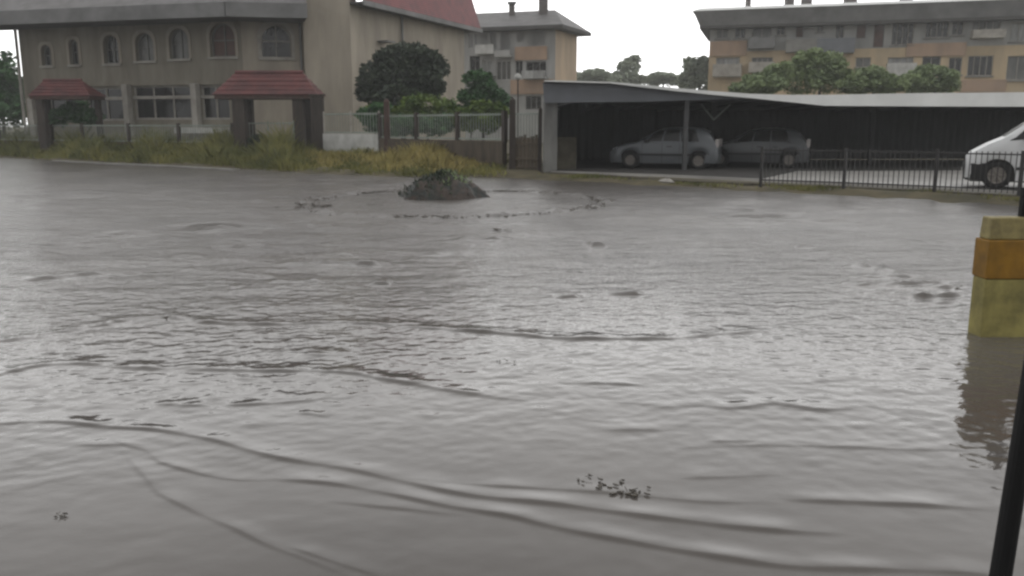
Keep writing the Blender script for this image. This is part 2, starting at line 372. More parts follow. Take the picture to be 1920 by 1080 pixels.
# waves die out far away and outside the modelled street
h *= np.clip((60-dist)/15, 0, 1)
me = np_mesh("flood_water", np.stack([x.ravel(), y.ravel(), h.ravel()], 1), f, 4)
m, N, L, B = nt("muddy_flood_water")
B.inputs["Roughness"].default_value = 0.055; B.inputs["IOR"].default_value = 1.33
tc = N.new("ShaderNodeTexCoord")
n0 = N.new("ShaderNodeTexNoise"); n0.inputs["Scale"].default_value = 0.35; n0.inputs["Detail"].default_value = 4
L.new(tc.outputs["Object"], n0.inputs["Vector"])
cr = N.new("ShaderNodeValToRGB"); cr.color_ramp.elements[0].color = (0.083, 0.075, 0.069, 1); cr.color_ramp.elements[1].color = (0.115, 0.105, 0.097, 1)
cr.color_ramp.elements[0].position = .35; cr.color_ramp.elements[1].position = .65
L.new(n0.outputs["Fac"], cr.inputs["Fac"]); L.new(cr.outputs["Color"], B.inputs["Base Color"])
# rain-roughened skin: small ripples, calmer close to the gate
mp = N.new("ShaderNodeMapping"); mp.inputs["Scale"].default_value = (0.8, 1.0, 1); L.new(tc.outputs["Object"], mp.inputs["Vector"])
n1 = N.new("ShaderNodeTexNoise"); n1.inputs["Scale"].default_value = 9; n1.inputs["Detail"].default_value = 3; n1.inputs["Roughness"].default_value = .5
L.new(mp.outputs["Vector"], n1.inputs["Vector"])
vl = N.new("ShaderNodeVectorMath"); vl.operation = 'LENGTH'; L.new(tc.outputs["Object"], vl.inputs[0])
mr = N.new("ShaderNodeMapRange"); mr.inputs["From Min"].default_value = 4.0; mr.inputs["From Max"].default_value = 8.5
mr.inputs["To Min"].default_value = 0.035; mr.inputs["To Max"].default_value = 0.6
L.new(vl.outputs["Value"], mr.inputs["Value"])
ro = N.new("ShaderNodeMapRange"); ro.inputs["From Min"].default_value = 4.5; ro.inputs["From Max"].default_value = 16
ro.inputs["To Min"].default_value = 0.05; ro.inputs["To Max"].default_value = 0.27   # rain-beaten water further out: ripples too fine to draw
L.new(vl.outputs["Value"], ro.inputs["Value"]); L.new(ro.outputs["Result"], B.inputs["Roughness"])
bp = N.new("ShaderNodeBump"); bp.inputs["Distance"].default_value = 0.022
n3 = N.new("ShaderNodeTexNoise"); n3.inputs["Scale"].default_value = 2.6; n3.inputs["Detail"].default_value = 5; n3.inputs["Roughness"].default_value = .65
mp3 = N.new("ShaderNodeMapping"); mp3.inputs["Scale"].default_value = (0.4, 1.0, 1); L.new(tc.outputs["Object"], mp3.inputs["Vector"]); L.new(mp3.outputs["Vector"], n3.inputs["Vector"])
bp3 = N.new("ShaderNodeBump"); bp3.inputs["Distance"].default_value = 0.085; m3 = N.new("ShaderNodeMapRange"); m3.inputs["From Min"].default_value = 6; m3.inputs["From Max"].default_value = 14
m3.inputs["To Min"].default_value = 0.0; m3.inputs["To Max"].default_value = 1.0
L.new(vl.outputs["Value"], m3.inputs["Value"]); L.new(m3.outputs["Result"], bp3.inputs["Strength"]); L.new(n3.outputs["Fac"], bp3.inputs["Height"]); L.new(bp3.outputs["Normal"], bp.inputs["Normal"])
L.new(mr.outputs["Result"], bp.inputs["Strength"]); L.new(n1.outputs["Fac"], bp.inputs["Height"]); L.new(bp.outputs["Normal"], B.inputs["Normal"])
wo = link_mesh("flood_water", me, m, smooth=True); props(wo, kind='structure')

# ------------------------------------------------------------------ walls with openings
def wall_px(A, B, px, py):
    """where a sight line meets the upright plane through A-B: (distance along A-B, height)"""
    d = ray(px, py); e = B - A; n = Vector((e.y, -e.x))
    t = (A.x*n.x + A.y*n.y)/(d.x*n.x + d.y*n.y)
    p = Vector((0, 0, CAM_H)) + d*t
    return ((p.x-A.x)*e.x + (p.y-A.y)*e.y)/e.length, p.z
class Wall:
    """an upright wall between two plan points; u runs along it, v points out towards the viewer"""
    def __init__(s, A, B):
        s.A, s.B = Vector(A), Vector(B); s.e = (s.B-s.A).normalized(); s.n = Vector((s.e.y, -s.e.x)); s.len = (s.B-s.A).length
        if s.n.dot(-s.A) < 0: s.n = -s.n
    def pt(s, u, v, z): q = s.A + s.e*u + s.n*v; return Vector((q.x, q.y, z))
    def px(s, px, py): return wall_px(s.A, s.B, px, py)
    def rect(s, x0, x1, y0, y1):         # an opening from picture columns and rows
        ua, zt = s.px(x0, y0); ub, zb = s.px(x1, y1)
        return min(ua, ub), max(ua, ub), min(zt, zb), max(zt, zb)
    def obox(s, mb, u0, u1, v0, v1, z0, z1):
        mb.obox(s.pt(u0, v0, z0), s.pt(u1, v0, z0)-s.pt(u0, v0, z0), s.pt(u0, v1, z0)-s.pt(u0, v0, z0), (0, 0, z1-z0))
    def face(s, mb, outer, holes, dep=0.22, v=0.0):
        loops = [[Vector((a, b, 0)) for a, b in l] for l in [outer]+holes]
        tr = tessellate_polygon(loops)
        flat = [p for l in loops for p in l]
        mb.add([s.pt(p.x, v, p.y) for p in flat], [tuple(t) for t in tr])
        for l in holes:
            for i in range(len(l)):
                (a, b), (c, d) = l[i], l[(i+1) % len(l)]
                mb.quad(s.pt(a, v, b), s.pt(c, v, d), s.pt(c, v-dep, d), s.pt(a, v-dep, b))
def rect_loop(r): u0, u1, z0, z1 = r; return [(u0, z0), (u1, z0), (u1, z1), (u0, z1)]
def arch_loop(r, spring=None, n=10):
    u0, u1, z0, z1 = r; c = (u0+u1)/2; hw = (u1-u0)/2
    spring = z1 - min(hw, (z1-z0)*.5) if spring is None else spring
    l = [(u0, z0), (u1, z0)]
    for i in range(n+1):
        t = math.pi*i/n; l.append((c + hw*math.cos(t), spring + (z1-spring)*math.sin(t)))
    return l
def window(W, r, parent, loop=None, pane='glass', frame='frame', surround=None, bars=(1, 0), dep=0.2, fw=0.07, sill=True, sillmat='concrete', label=None):
    loop = loop or rect_loop(r); u0, u1, z0, z1 = r; cu, cz = (u0+u1)/2, (z0+z1)/2
    mb = MB(); n = len(loop)
    def inset(p): return (p[0] + fw*(1 if p[0] < cu-1e-4 else -1 if p[0] > cu+1e-4 else 0), p[1] + (fw if p[1] < cz else -fw))
    inn = [inset(p) for p in loop]
    for i in range(n):
        a, b = loop[i], loop[(i+1) % n]; c, d = inn[(i+1) % n], inn[i]
        va, vb = -dep+.07, -dep
        mb.quad(W.pt(a[0], va, a[1]), W.pt(b[0], va, b[1]), W.pt(c[0], va, c[1]), W.pt(d[0], va, d[1]))
        mb.quad(W.pt(d[0], va, d[1]), W.pt(c[0], va, c[1]), W.pt(c[0], vb, c[1]), W.pt(d[0], vb, d[1]))
    for i in range(bars[0]):
        uu = u0 + (u1-u0)*(i+1)/(bars[0]+1); W.obox(mb, uu-fw*.4, uu+fw*.4, -dep-.02, -dep+.062, z0+fw*.5, z1-fw*.6)
    for i in range(bars[1]):
        zz = z0 + (z1-z0)*(i+1)/(bars[1]+1); W.obox(mb, u0+fw*.5, u1-fw*.5, -dep-.02, -dep+.058, zz-fw*.4, zz+fw*.4)
    o = mb.build('window', M[frame], parent)
    if surround:                          # raised plaster band round the opening
        mb = MB()
        out = [(p[0] + .16*(-1 if p[0] < cu-1e-4 else 1 if p[0] > cu+1e-4 else 0), p[1] + (0 if p[1] < cz else .16)) for p in loop]
        for i in range(1, n):
            a, b, c, d = loop[i], loop[(i+1) % n], out[(i+1) % n], out[i]
            mb.prism([W.pt(q_[0], .002, q_[1]) for q_ in (a, b, c, d)], [W.pt(q_[0], .05, q_[1]) for q_ in (a, b, c, d)])
        mb.build('surround', M[surround], o)
    if label: o['label'] = label
    pb = MB(); tr = tessellate_polygon([[Vector((a, b, 0)) for a, b in loop]])
    pb.add([W.pt(a, -dep-.01, b) for a, b in loop], [tuple(t) for t in tr]); pb.build('pane', M[pane], o)
    if sill:
        sb = MB(); W.obox(sb, u0-.12, u1+.12, -.1, .14, z0-.12, z0-.004); sb.build('sill', M[sillmat], o)
    return o

# ------------------------------------------------------------------ the big house at left
A0, A1 = P2(52, 51.5), P2(462, 47.6)
B1 = P2(579, 48.6)
T0, T1 = P2(579, 48.2), P2(665, 48.0)
C1 = P2(872, 61)
house = thing('house', 'big pale grey plaster house with arched upper windows and steep red tiled roof', 'house', (A1.x, A1.y, 0.3))
WA, WB, WT, WC = Wall(A0, A1), Wall(A1, B1), Wall(T0, T1), Wall(T1, C1)
ztop = HZ(40, 47.6)
arches = [(76,99,84,123), (128,150,74,121), (192,225,66,119), (252,291,62,114), (315,356,54,110), (391,443,44,106)]
panes = ['glass', 'glass', 'glass', 'glass_soft', 'glass_soft', 'reddish']
arA = [WA.rect(*a) for a in arches]
low = [WA.rect(88,158,166,226), WA.rect(160,237,164,226), WA.rect(248,362,161,224), WA.rect(375,432,160,224)]
mb = MB(); WA.face(mb, [(0, .2), (WA.len, .2), (WA.len, ztop), (0, ztop)], [arch_loop(r) for r in arA] + [rect_loop(r) for r in low], .3)
wallA = mb.build('wall', M['plaster_shade'], house)
for r, p in zip(arA, panes): window(WA, r, house, arch_loop(r), p, bars=(1, 1), sillmat='offwhite', surround='plaster', dep=.3, label='arched window with a reddish shutter' if p == 'reddish' else None)
for r, b in zip(low, (1, 1, 2, 1)): window(WA, r, house, None, 'glass', 'offwhite', bars=(b, 0), fw=.10, sill=False)
for a, b, c, d in ((88,158,183,187), (160,237,182,187), (248,362,180,185), (375,432,179,184)):   # transom rails
    mb = MB(); u0, u1, z0, z1 = WA.rect(a, b, c, d); WA.obox(mb, u0, u1, -.14, -.02, z0, z1); mb.build('transom_rail', M['offwhite'], house)
arB = [WB.rect(487,548,44,109)]
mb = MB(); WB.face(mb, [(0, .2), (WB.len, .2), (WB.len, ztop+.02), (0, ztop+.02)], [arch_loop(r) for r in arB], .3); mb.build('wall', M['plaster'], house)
r = arB[0]
window(WB, r, house, arch_loop(r), 'glass', 'offwhite', bars=(1, 1), sillmat='offwhite', surround='offwhite', dep=.3)
mb = MB(); u0, u1, z0, z1 = WB.rect(498,538,80,105)
for k in range(2):
    um = u0 + (u1-u0)*(k*.5); WB.obox(mb, um+.06, um+(u1-u0)*.44, -.185, -.165, z0, z1)
mb.build('open_sash', M['glass'], house)
# tower wall slab
zt2 = HZ(-60, 48)
mb = MB()
for Wl, L_ in ((WT, WT.len),):
    Wl.obox(mb, 0, L_, -1.2, .25, .2, zt2)
mb.build('stair_tower', M['plaster'], house)
zc = HZ(8, 48)
mb = MB(); WC.face(mb, [(0, .2), (WC.len, .2), (WC.len, zc), (0, zc)], [], .2); 
inC = -WC.n; bk = C1 + inC*14
mb.quad((C1.x, C1.y, .2), (bk.x, bk.y, .2), (bk.x, bk.y, zc), (C1.x, C1.y, zc)); mb.build('wall', M['plaster'], house)
bl = A0 + Vector((-WA.n.x, -WA.n.y))*12
mb = MB(); mb.quad((A0.x, A0.y, .2), (bl.x, bl.y, .2), (bl.x, bl.y, ztop), (A0.x, A0.y, ztop))
mb.quad((bl.x, bl.y, .2), (bk.x, bk.y, .2), (bk.x, bk.y, ztop), (bl.x, bl.y, ztop)); mb.build('wall', M['plaster_shade'], house)
# eaves over the arched front
def v3(p, z): return Vector((p.x, p.y, z))
oh = 2.5
Ea = A0 - WA.e*3.4 + WA.n*oh; Eb = A1 + (WA.n + WB.n).normalized()*oh; Ec = T0 + WB.n*oh - WB.e*.02
Ia = A0 - WA.e*3.4 - WA.n*.3; Ib = A1 - WA.n*.3; Ic = T0 - WB.n*.4 - WB.e*.02
mb = MB(); zs = ztop
for p, q, r_, s_ in ((Ea, Eb, Ib, Ia), (Eb, Ec, Ic, Ib)):
    mb.prism([v3(p, zs), v3(q, zs), v3(r_, zs), v3(s_, zs)], [v3(p, zs+.12), v3(q, zs+.12), v3(r_, zs+.12), v3(s_, zs+.12)])
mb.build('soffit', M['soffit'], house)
mb = MB()
for p, q, nn in ((Ea, Eb, WA.n), (Eb, Ec, WB.n)):
    mb.obox(v3(p, zs-.06), v3(q-p, 0), (nn.x*.12, nn.y*.12, 0), (0, 0, .72))
mb.build('fascia', M['fascia_grey'], house)
mb = MB()
def up(p, nn, d, rise): return v3(p - nn*d, zs + .60 + rise)
for p, q, nn in ((Ea, Eb, WA.n), (Eb, Ec, WB.n)):
    mb.quad(v3(p, zs+.60), v3(q, zs+.60), up(q, nn, 5.5, 3.2), up(p + (WA.e*5 if nn is WA.n else WA.e*0), nn, 5.5, 3.2))
mb.build('roof', M['roof_grey'], house)
mb = MB()
for px_ in (258, 300):
    b = WA.px(px_, 30); c_ = WA.pt(b[0], -3.0, zs+1.9); mb.cbox(c_ + Vector((0, 0, .9)), .45, .4, 1.1, .4)
mb.build('chimney', M['clay'], house)
# steep red roof on the right wing
mb = MB(); e0, e1 = -0.15, WC.len + 1.0
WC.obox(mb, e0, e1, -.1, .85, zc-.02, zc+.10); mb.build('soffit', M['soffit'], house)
mb = MB(); WC.obox(mb, e0, e1, .85, .95, zc-.10, zc+.16); mb.build('fascia', M['fascia_grey'], house)
mb = MB(); a, b = WC.pt(e0, .84, zc+.14), WC.pt(e1, .84, zc+.14); c, d = WC.pt(e1-.15, -.15, zc+3.3), WC.pt(e0, -.15, zc+3.3)
c2, d2 = WC.pt(e1-2.5, -5, zc+5), WC.pt(e0, -5, zc+5)
e_, f_ = WC.pt(e1, -9, zc+.14), WC.pt(e1-.15, -8, zc+3.3)
mb.quad(a, b, c, d); mb.quad(d, c, c2, d2); mb.quad(b, e_, f_, c)
mb.build('roof', M['roof_red'], house)
# drainpipes and porch columns
mb = MB(); p = WB.pt(WB.len-.25, .12, 0); mb.tube((p.x, p.y, .4), (p.x, p.y, ztop), .07, n=8); mb.build('drainpipe', M['fascia_grey'], house)
mb = MB(); u, _ = WC.px(752, 100); p = WC.pt(u, .12, 0); mb.tube((p.x, p.y, .4), (p.x, p.y, zc), .07, n=8); mb.build('drainpipe', M['fascia_grey'], house)
mb = MB(); p = WA.pt(.1, .3, 0); mb.tube((p.x, p.y, .4), (p.x, p.y, ztop), .09, n=8); mb.build('drainpipe', M['offwhite'], house)
for px_, y0 in ((66, 186), (242, 160), (370, 159)):
    u, z1 = WA.px(px_, y0); mb = MB(); WA.obox(mb, u-.17, u+.17, .05, .45, .3, z1+.05); mb.build('column', M['offwhite'], house)
mb = MB(); u, z1 = WA.px(150, 148); u2, z2 = WA.px(455, 148); WA.obox(mb, u, u2, .004, .10, HZ(160, 49), HZ(152, 49)); mb.build('floor_band', M['plaster_shade'], house)
mb = MB(); u0, u1, z0, z1 = WA.rect(350, 440, 239, 246); WA.obox(mb, u0, u1, .5, 1.1, z0-.1, z1)
mb.build('porch_ledge', M['white'], house)
# small sunshade bracket on the right wing
u, zz = WC.px(715, 80); mb = MB(); mb.obox(WC.pt(u-.45, .02, zz), WC.pt(u+.45, .02, zz)-WC.pt(u-.45, .02, zz), WC.pt(u, .7, 0)-WC.pt(u, .02, 0), (0, 0, .08)); mb.build('vent_hood', M['fascia_grey'], house)

# ------------------------------------------------------------------ apartment blocks
def block(name, label, base, W, side, ztop, zb, mats, overhang=1.2):
    return thing(name, label, 'apartment block', base)
# middle block
YA = 76
a0, a1 = P2(845, YA+2), P2(1040, YA-1); s1 = P2(1080, YA+4)
mid = thing('apartment_building', 'tan and grey apartment block with dark hipped eaves left of the carport roof', 'apartment block', (a1.x, a1.y, .4))
W1, W2 = Wall(a0, a1), Wall(a1, s1)
zt = HZ(58, YA)
wins = [(878,896,62,90,'glass_white'), (900,914,56,98,'glass_white'), (918,931,50,96,'glass'), (937,957,50,96,'glass'), (968,984,52,78,'glass_white'), (988,1022,50,84,'glass'),
        (880,900,105,135,'glass'), (904,922,112,140,'glass_white'), (930,958,114,150,'glass_soft'), (966,980,114,146,'glass'), (986,1024,116,146,'glass'), (985,1015,180,205,'glass'), (895,940,165,200,'glass')]
rs = [(W1.rect(*t[:4]), t[4]) for t in wins]
mb = MB(); zband = HZ(100, YA)
W1.face(mb, [(0, .2), (W1.len, .2), (W1.len, zt), (0, zt)], [rect_loop(r) for r, p in rs], .25); mb.build('wall', M['flatgrey'], mid)
for i, (r, p) in enumerate(rs): window(W1, r, mid, None, p, 'white' if p != 'glass' else 'frame', bars=(2 if r[1]-r[0] > 1.2 else 1, 0), sill=False)
mb = MB(); W2.face(mb, [(0, .2), (W2.len, .2), (W2.len, zt), (0, zt)], []); 
far = s1 - W2.n*10
mb.quad(v3(s1, .2), v3(far, .2), v3(far, zt), v3(s1, zt)); mb.build('wall', M['tan'], mid)
mb = MB(); u, _ = W1.px(988, 100); u0, u1, z0, z1 = W1.rect(966, 1026, 88, 112); W1.obox(mb, u0, u1, .01, .12, z0, z1)
u0, u1, z0, z1 = W1.rect(958, 1038, 150, 176); W1.obox(mb, u0, u1, .01, .16, z0, z1); mb.build('spandrel', M['orange'], mid)
for (x0, x1, y0, y1, m_) in ((898,932,86,102,'white'), (934,962,96,108,'flatgrey'), (878,930,138,146,'concrete'), (984,1028,134,148,'glass_white')):
    u0, u1, z0, z1 = W1.rect(x0, x1, y0, y1); mb = MB(); W1.obox(mb, u0, u1, .02, 1.0, z0, z0+.15); W1.obox(mb, u0, u1, .92, 1.0, z0+.15, z1); mb.build('balcony', M[m_], mid)
def hip_roof(parent, W1, W2, zt, oh, hgt, m_s, m_r, back=11, uleft=-1.0):
    p = [W1.pt(uleft, oh, zt), W1.pt(W1.len, 0, zt), W2.pt(W2.len+oh, oh, zt)]
    c = W1.pt(W1.len, oh, zt); k = W2.pt(0, oh, zt)
    # corner by intersecting the two eave lines
    d1, d2 = W1.e, W2.e
    den = d1.x*d2.y - d1.y*d2.x; dx, dy = k.x-c.x, k.y-c.y
    t = (dx*d2.y - dy*d2.x)/den
    cor = Vector((c.x + d1.x*t, c.y + d1.y*t, zt))
    q0, q1, q2 = p[0], cor, p[2]
    inn = lambda q, W, d: q - Vector((W.n.x, W.n.y, 0))*d
    bl, br = inn(q0, W1, back), inn(q2, W2, 9)
    up = Vector((0, 0, .3))
    mb = MB(); mb.prism([q0, q1, q2, br, bl], [q + up for q in (q0, q1, q2, br, bl)]); mb.build('soffit', M[m_s], parent)
    cen = (q1 + q2 + br)/3
    top0 = inn(q0, W1, back/2) + Vector((0, 0, hgt)); top1 = inn(q1, W1, back/2) - Vector((W1.e.x, W1.e.y, 0))*2.2 + Vector((0, 0, hgt))
    mb = MB(); u_ = up + Vector((0, 0, .004))
    mb.quad(q0+u_, q1+u_, top1, top0); mb.quad(q1+u_, q2+u_, br+u_, top1); mb.quad(top0, top1, br+u_, bl+u_); mb.build('roof', M[m_r], parent)
hip_roof(mid, W1, W2, zt, 1.0, 2.2, 'soffit', 'roof_grey')
pass
for px_, y1, wd in ((938, 5, .5), (999, -14, .75)):
    b = W1.px(px_, 30)[0]; c_ = W1.pt(b, -3.2, 0); z1 = HZ(y1, YA+3); mb = MB(); mb.cbox((c_.x, c_.y, (zt+.8+z1)/2), wd*.5, wd*.5, (z1-zt-.8)/2, .1)
    o = mb.build('chimney', M['clay'], mid); mb = MB(); mb.cbox((c_.x, c_.y, z1+.05), wd*.5+.12, wd*.5+.12, .09, .1); mb.build('chimney_cap', M['fascia_grey'], o)

# right block
YB = 84
b0, b1 = P2(1324, YB), P2(2120, YB-10)
bs = P2(1330, YB+11)
rb = thing('apartment_building', 'long grey and ochre apartment block with flat overhanging roof behind the carport', 'apartment block', (b0.x, b0.y, .4))
W3 = Wall(b0, b1); zt = HZ(56, YB)
wins = [(1343,1366,52,72,'glass_soft'), (1411,1446,42,88,'glass_soft'), (1493,1506,44,70,'brick'), (1532,1544,42,60,'glass_soft'), (1568,1582,42,74,'glass'), (1607,1623,41,72,'brick'), (1640,1656,41,92,'brick'),
        (1674,1712,36,84,'glass'), (1737,1778,32,70,'glass'), (1824,1874,38,68,'glass_soft'), (1896,1926,42,78,'glass_white'), (1960,2000,40,78,'glass'),
        (1378,1398,46,72,'glass'), (1456,1472,44,66,'glass'), (1786,1806,40,66,'glass'), (1500,1530,108,128,'glass'), (1605,1632,108,126,'glass_soft'), (1780,1802,108,140,'glass'), (1343,1386,108,138,'glass_white'), (1410,1448,108,132,'glass_soft'), (1562,1576,106,120,'glass'), (1665,1711,108,138,'glass_white'), (1730,1762,106,140,'glass'), (1816,1860,105,142,'glass'), (1890,1926,105,150,'glass_soft'), (1970,2010,105,146,'glass')]
rs = [(W3.rect(*t[:4]), t[4]) for t in wins]
zm = W3.px(1750, 88)[1]
up_, lo_ = [], []
for r, p in rs:
    (up_ if r[2] > zm - .6 else lo_).append((r, p))
up_ = [((r[0], r[1], max(r[2], zm+.06), r[3]), p) for r, p in up_]; lo_ = [((r[0], r[1], r[2], min(r[3], zm-.3)), p) for r, p in lo_]
mb = MB(); W3.face(mb, [(0, zm), (W3.len, zm), (W3.len, zt+1.0), (0, zt+1.0)], [rect_loop(r) for r, p in up_], .25); mb.build('wall', M['flatgrey'], rb, )
mb = MB(); W3.face(mb, [(0, .2), (W3.len, .2), (W3.len, zm), (0, zm)], [rect_loop(r) for r, p in lo_], .25); mb.build('wall', M['ochre'], rb)
for r, p in up_ + lo_: window(W3, r, rb, None, p, 'frame' if p == 'brick' else 'offwhite', bars=(0 if p == 'brick' else (3 if r[1]-r[0] > 1.8 else 1), 0), sill=(p not in ('brick',)))
mb = MB(); bb = b0 - W3.n*11; mb.quad(v3(b0, .2), v3(bb, .2), v3(bb, zt), v3(b0, zt)); be, bf = b1 - W3.n*11, b1
mb.quad(v3(bf, .2), v3(be, .2), v3(be, zt), v3(bf, zt)); mb.build('wall', M['flatgrey'], rb)
mb = MB(); 
for x0, x1, y0, y1 in ((1700,1810,82,104), (1322,1400,78,104)):
    u0, u1, z0, z1 = W3.rect(x0, x1, y0, y1); mb = MB(); W3.obox(mb, max(u0, .02), u1, .01, .14, z0, z1); mb.build('spandrel', M['orange'], rb)
mb = MB()
u0, u1, z0, z1 = W3.rect(1800,1885,150,172); W3.obox(mb, u0, u1, .01, .14, z0, z1)
mb.build('spandrel', M['orange'], rb)
for (x0, x1, y0, y1, m_) in ((1338,1390,122,142,'offwhite'), (1405,1452,72,90,'fascia_grey'), (1405,1452,118,134,'offwhite'), (1530,1600,74,98,'metal_blue'), (1662,1714,120,142,'white'), (1820,1880,58,70,'offwhite'), (1474,1530,76,96,'concrete')):
    u0, u1, z0, z1 = W3.rect(x0, x1, y0, y1); mb = MB(); W3.obox(mb, u0, u1, .02, 1.1, z0-.1, z0+.06); W3.obox(mb, u0, u1, 1.0, 1.1, z0+.06, z1); W3.obox(mb, u0, u0+.08, .02, 1.0, z0+.06, z1); W3.obox(mb, u1-.08, u1, .02, 1.0, z0+.06, z1); mb.build('balcony', M[m_], rb)
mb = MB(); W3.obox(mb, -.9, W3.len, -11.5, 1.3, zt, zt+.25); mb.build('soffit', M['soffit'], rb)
zr = HZ(24, YB)
mb = MB()
pr = [(-.9, zt+.25), (-1.25, zt+.6), (-1.4, zr)]
mb.prism([W3.pt(-.9, 1.3, zt+.25), W3.pt(W3.len, 1.3, zt+.25), W3.pt(W3.len, -11.5, zt+.25), W3.pt(-.9, -11.5, zt+.25)],
         [W3.pt(-1.5, 1.7, zr), W3.pt(W3.len, 1.7, zr), W3.pt(W3.len, -11.8, zr), W3.pt(-1.5, -11.8, zr)])
mb.build('parapet', M['fascia_grey'], rb)
mb = MB()
mb.prism([W3.pt(-1.6, 1.8, zr+.004), W3.pt(W3.len, 1.8, zr+.004), W3.pt(W3.len, -12, zr+.004), W3.pt(-1.6, -12, zr+.004)],
         [W3.pt(-1.0, .9, zr+.35), W3.pt(W3.len, .9, zr+.35), W3.pt(W3.len, -11, zr+.35), W3.pt(-1.0, -11, zr+.35)]); mb.build('roof', M['metal_white'], rb)
for px_, wd in ((1401, .35), (1480, .7), (1513, .8), (1597, 1.0), (1704, .9), (1806, .9), (1846, .8)):
    u = W3.px(px_, 15)[0]; c_ = W3.pt(u, -2.2, 0); mb = MB(); mb.cbox((c_.x, c_.y, zr+1.0), wd*.5, .4, 1.0, 0); mb.build('chimney', M['clay'], rb)

# ------------------------------------------------------------------ trees
def leaf_mesh(name, blobs, n, size, m, parent=None, seed=0, org=(0, 0, 0), shell=0.55):
    g = np.random.default_rng(seed)
    ex_ = []
    for b in blobs:                      # boughs that stand out of the main masses
        for _ in range(9):
            d = g.normal(size=3); d /= np.linalg.norm(d); d[2] = abs(d[2])*.9 - .15; k = .2 + .3*g.random()
            ex_.append((b[0]+d[0]*b[3]*.92, b[1]+d[1]*b[4]*.92, b[2]+d[2]*b[5]*.92, b[3]*k, b[4]*k, b[5]*k))
    blobs = [(b[0], b[1], b[2], b[3]*.84, b[4]*.84, b[5]*.84) for b in blobs] + ex_
    vol = np.array([b[3]*b[4]*b[5] for b in blobs])**0.6; pick = g.choice(len(blobs), n, p=vol/vol.sum())
    bl = np.array(blobs)[pick]
    d = g.normal(size=(n, 3)); d /= np.linalg.norm(d, axis=1)[:, None]
    rad = shell + (1.06-shell)*g.random(n)**0.8
    rad *= 1 + 0.13*np.sin(d[:, 0]*7 + pick)*np.sin(d[:, 2]*6 + pick*2)
    c = bl[:, :3] + d*rad[:, None]*bl[:, 3:6] - np.array(org)
    a = g.normal(size=(n, 3)); a[:, 2] *= .6; a /= np.linalg.norm(a, axis=1)[:, None]
    b = np.cross(a, g.normal(size=(n, 3))); b /= np.linalg.norm(b, axis=1)[:, None]
    s = (size*(0.45 + 1.0*g.random(n)))[:, None]
    v = np.stack([c - a*s, c + b*s*.45, c + a*s, c - b*s*.45], 1).reshape(-1, 3)
    f = np.arange(n*4).reshape(-1, 4)
    return link_mesh(name, np_mesh(name, v, f, 4), M[m], parent)
def tree(name, label, cat, base, blobs, n, size, m, trunk_r=.15, group=None, seed=0):
    t = thing(name, label, cat, base, group)
    leaf_mesh('crown', blobs, n, size, m, t, seed, base)
    mb = MB(); zt_ = min(b[2] for b in blobs)
    mb.tube(base, (base[0]+.1, base[1], zt_), trunk_r, trunk_r*.7)
    for b in blobs[:8]: mb.tube((base[0]+.1, base[1], zt_-.2), (b[0], b[1], b[2]+b[5]*.3), trunk_r*.55, trunk_r*.15, 6)
    mb.build('trunk', M['bark'], t)
    return t
def px_blobs(Y, items):                  # (px, py, rx_px, rz_px, dy)
    out = []
    for px, py, rx, rz, dy in items:
        p = P(px, py, Y); s = Y/F*1.02
        out.append((p.x, Y+dy, p.z, rx*s, (rx*s*.8 + .2), rz*s))
    return out
Yt = 44
tree('round_tree', 'dense dark round tree growing against the right wing of the big house', 'tree', (P2(755, Yt).x, Yt, .35),
     px_blobs(Yt, [(755,135,48,44,0), (720,150,38,40,.3), (795,140,36,42,.2), (735,112,26,24,0), (778,108,32,22,0), (700,175,28,26,0), (815,165,22,26,0), (750,180,55,26,-.2), (742,92,14,9,0)]), 15000, .15, 'leaf_dark', seed=1)
Yt = 40.5
tree('shrub', 'bright yellow-green shrub below the dark round tree', 'shrub', (P2(800, Yt).x, Yt, .35),
     px_blobs(Yt, [(800,196,42,22,0), (770,206,30,18,0), (835,206,26,20,.2), (800,225,50,22,0), (700,215,32,20,.3), (740,222,26,20,0)]), 6000, .10, 'leaf_lime', .06, seed=2)
for i_, (Yt, its, lab, mm) in enumerate([
    (39.6, [(700,225,24,26,0), (725,235,26,24,0), (712,205,18,16,0)], 'green bush behind the railing at the end of the pale wall', 'leaf_mid'),
    (38.4, [(770,236,36,20,0), (815,240,32,18,0), (745,245,22,14,0), (840,232,20,20,0)], 'low deep green bush behind the railing below the yellow-green shrub', 'leaf_mid'),
    (36.5, [(880,225,26,26,0), (915,230,26,24,0), (935,215,14,24,0), (900,205,20,18,0)], 'fresh green bush behind the railing next to the tall gatepost', 'leaf_lime')]):
    tree('bush', lab, 'bush', (P2(its[0][0], Yt).x, Yt, .3), px_blobs(Yt, its), 5000, .10, mm, .05, 'bushes behind the yard railing', seed=60+i_)
Yt = 47
tree('leafy_tree', 'mid green leafy tree between the big house and the tan block', 'tree', (P2(905, Yt).x, Yt, .35),
     px_blobs(Yt, [(905,160,26,26,0), (890,185,24,24,0), (930,190,24,26,0), (885,150,14,20,0), (915,210,36,22,0), (868,215,22,22,0)]), 6500, .12, 'leaf_mid', .1, seed=3)
Yt = 62
tree('leafy_tree', 'green tree at the left edge beyond the corner of the house', 'tree', (P2(5, Yt).x, Yt, .4),
     px_blobs(Yt, [(5,130,30,36,0), (-20,150,40,50,0), (22,165,20,36,0), (10,190,34,28,0), (-40,120,30,40,0), (5,215,50,30,0), (35,200,14,30,0), (-40,210,40,36,0)]), 10000, .2, 'leaf_mid', .15, seed=4)
Yt = 48.5
tree('shrub', 'low dark green bush in the yard below the first arched windows', 'shrub', (P2(150, 47.5).x, 47.5, .4),
     px_blobs(47.5, [(140,212,30,22,0), (165,222,24,18,0), (110,222,22,18,0)]), 3500, .11, 'leaf_mid', .05, seed=5)
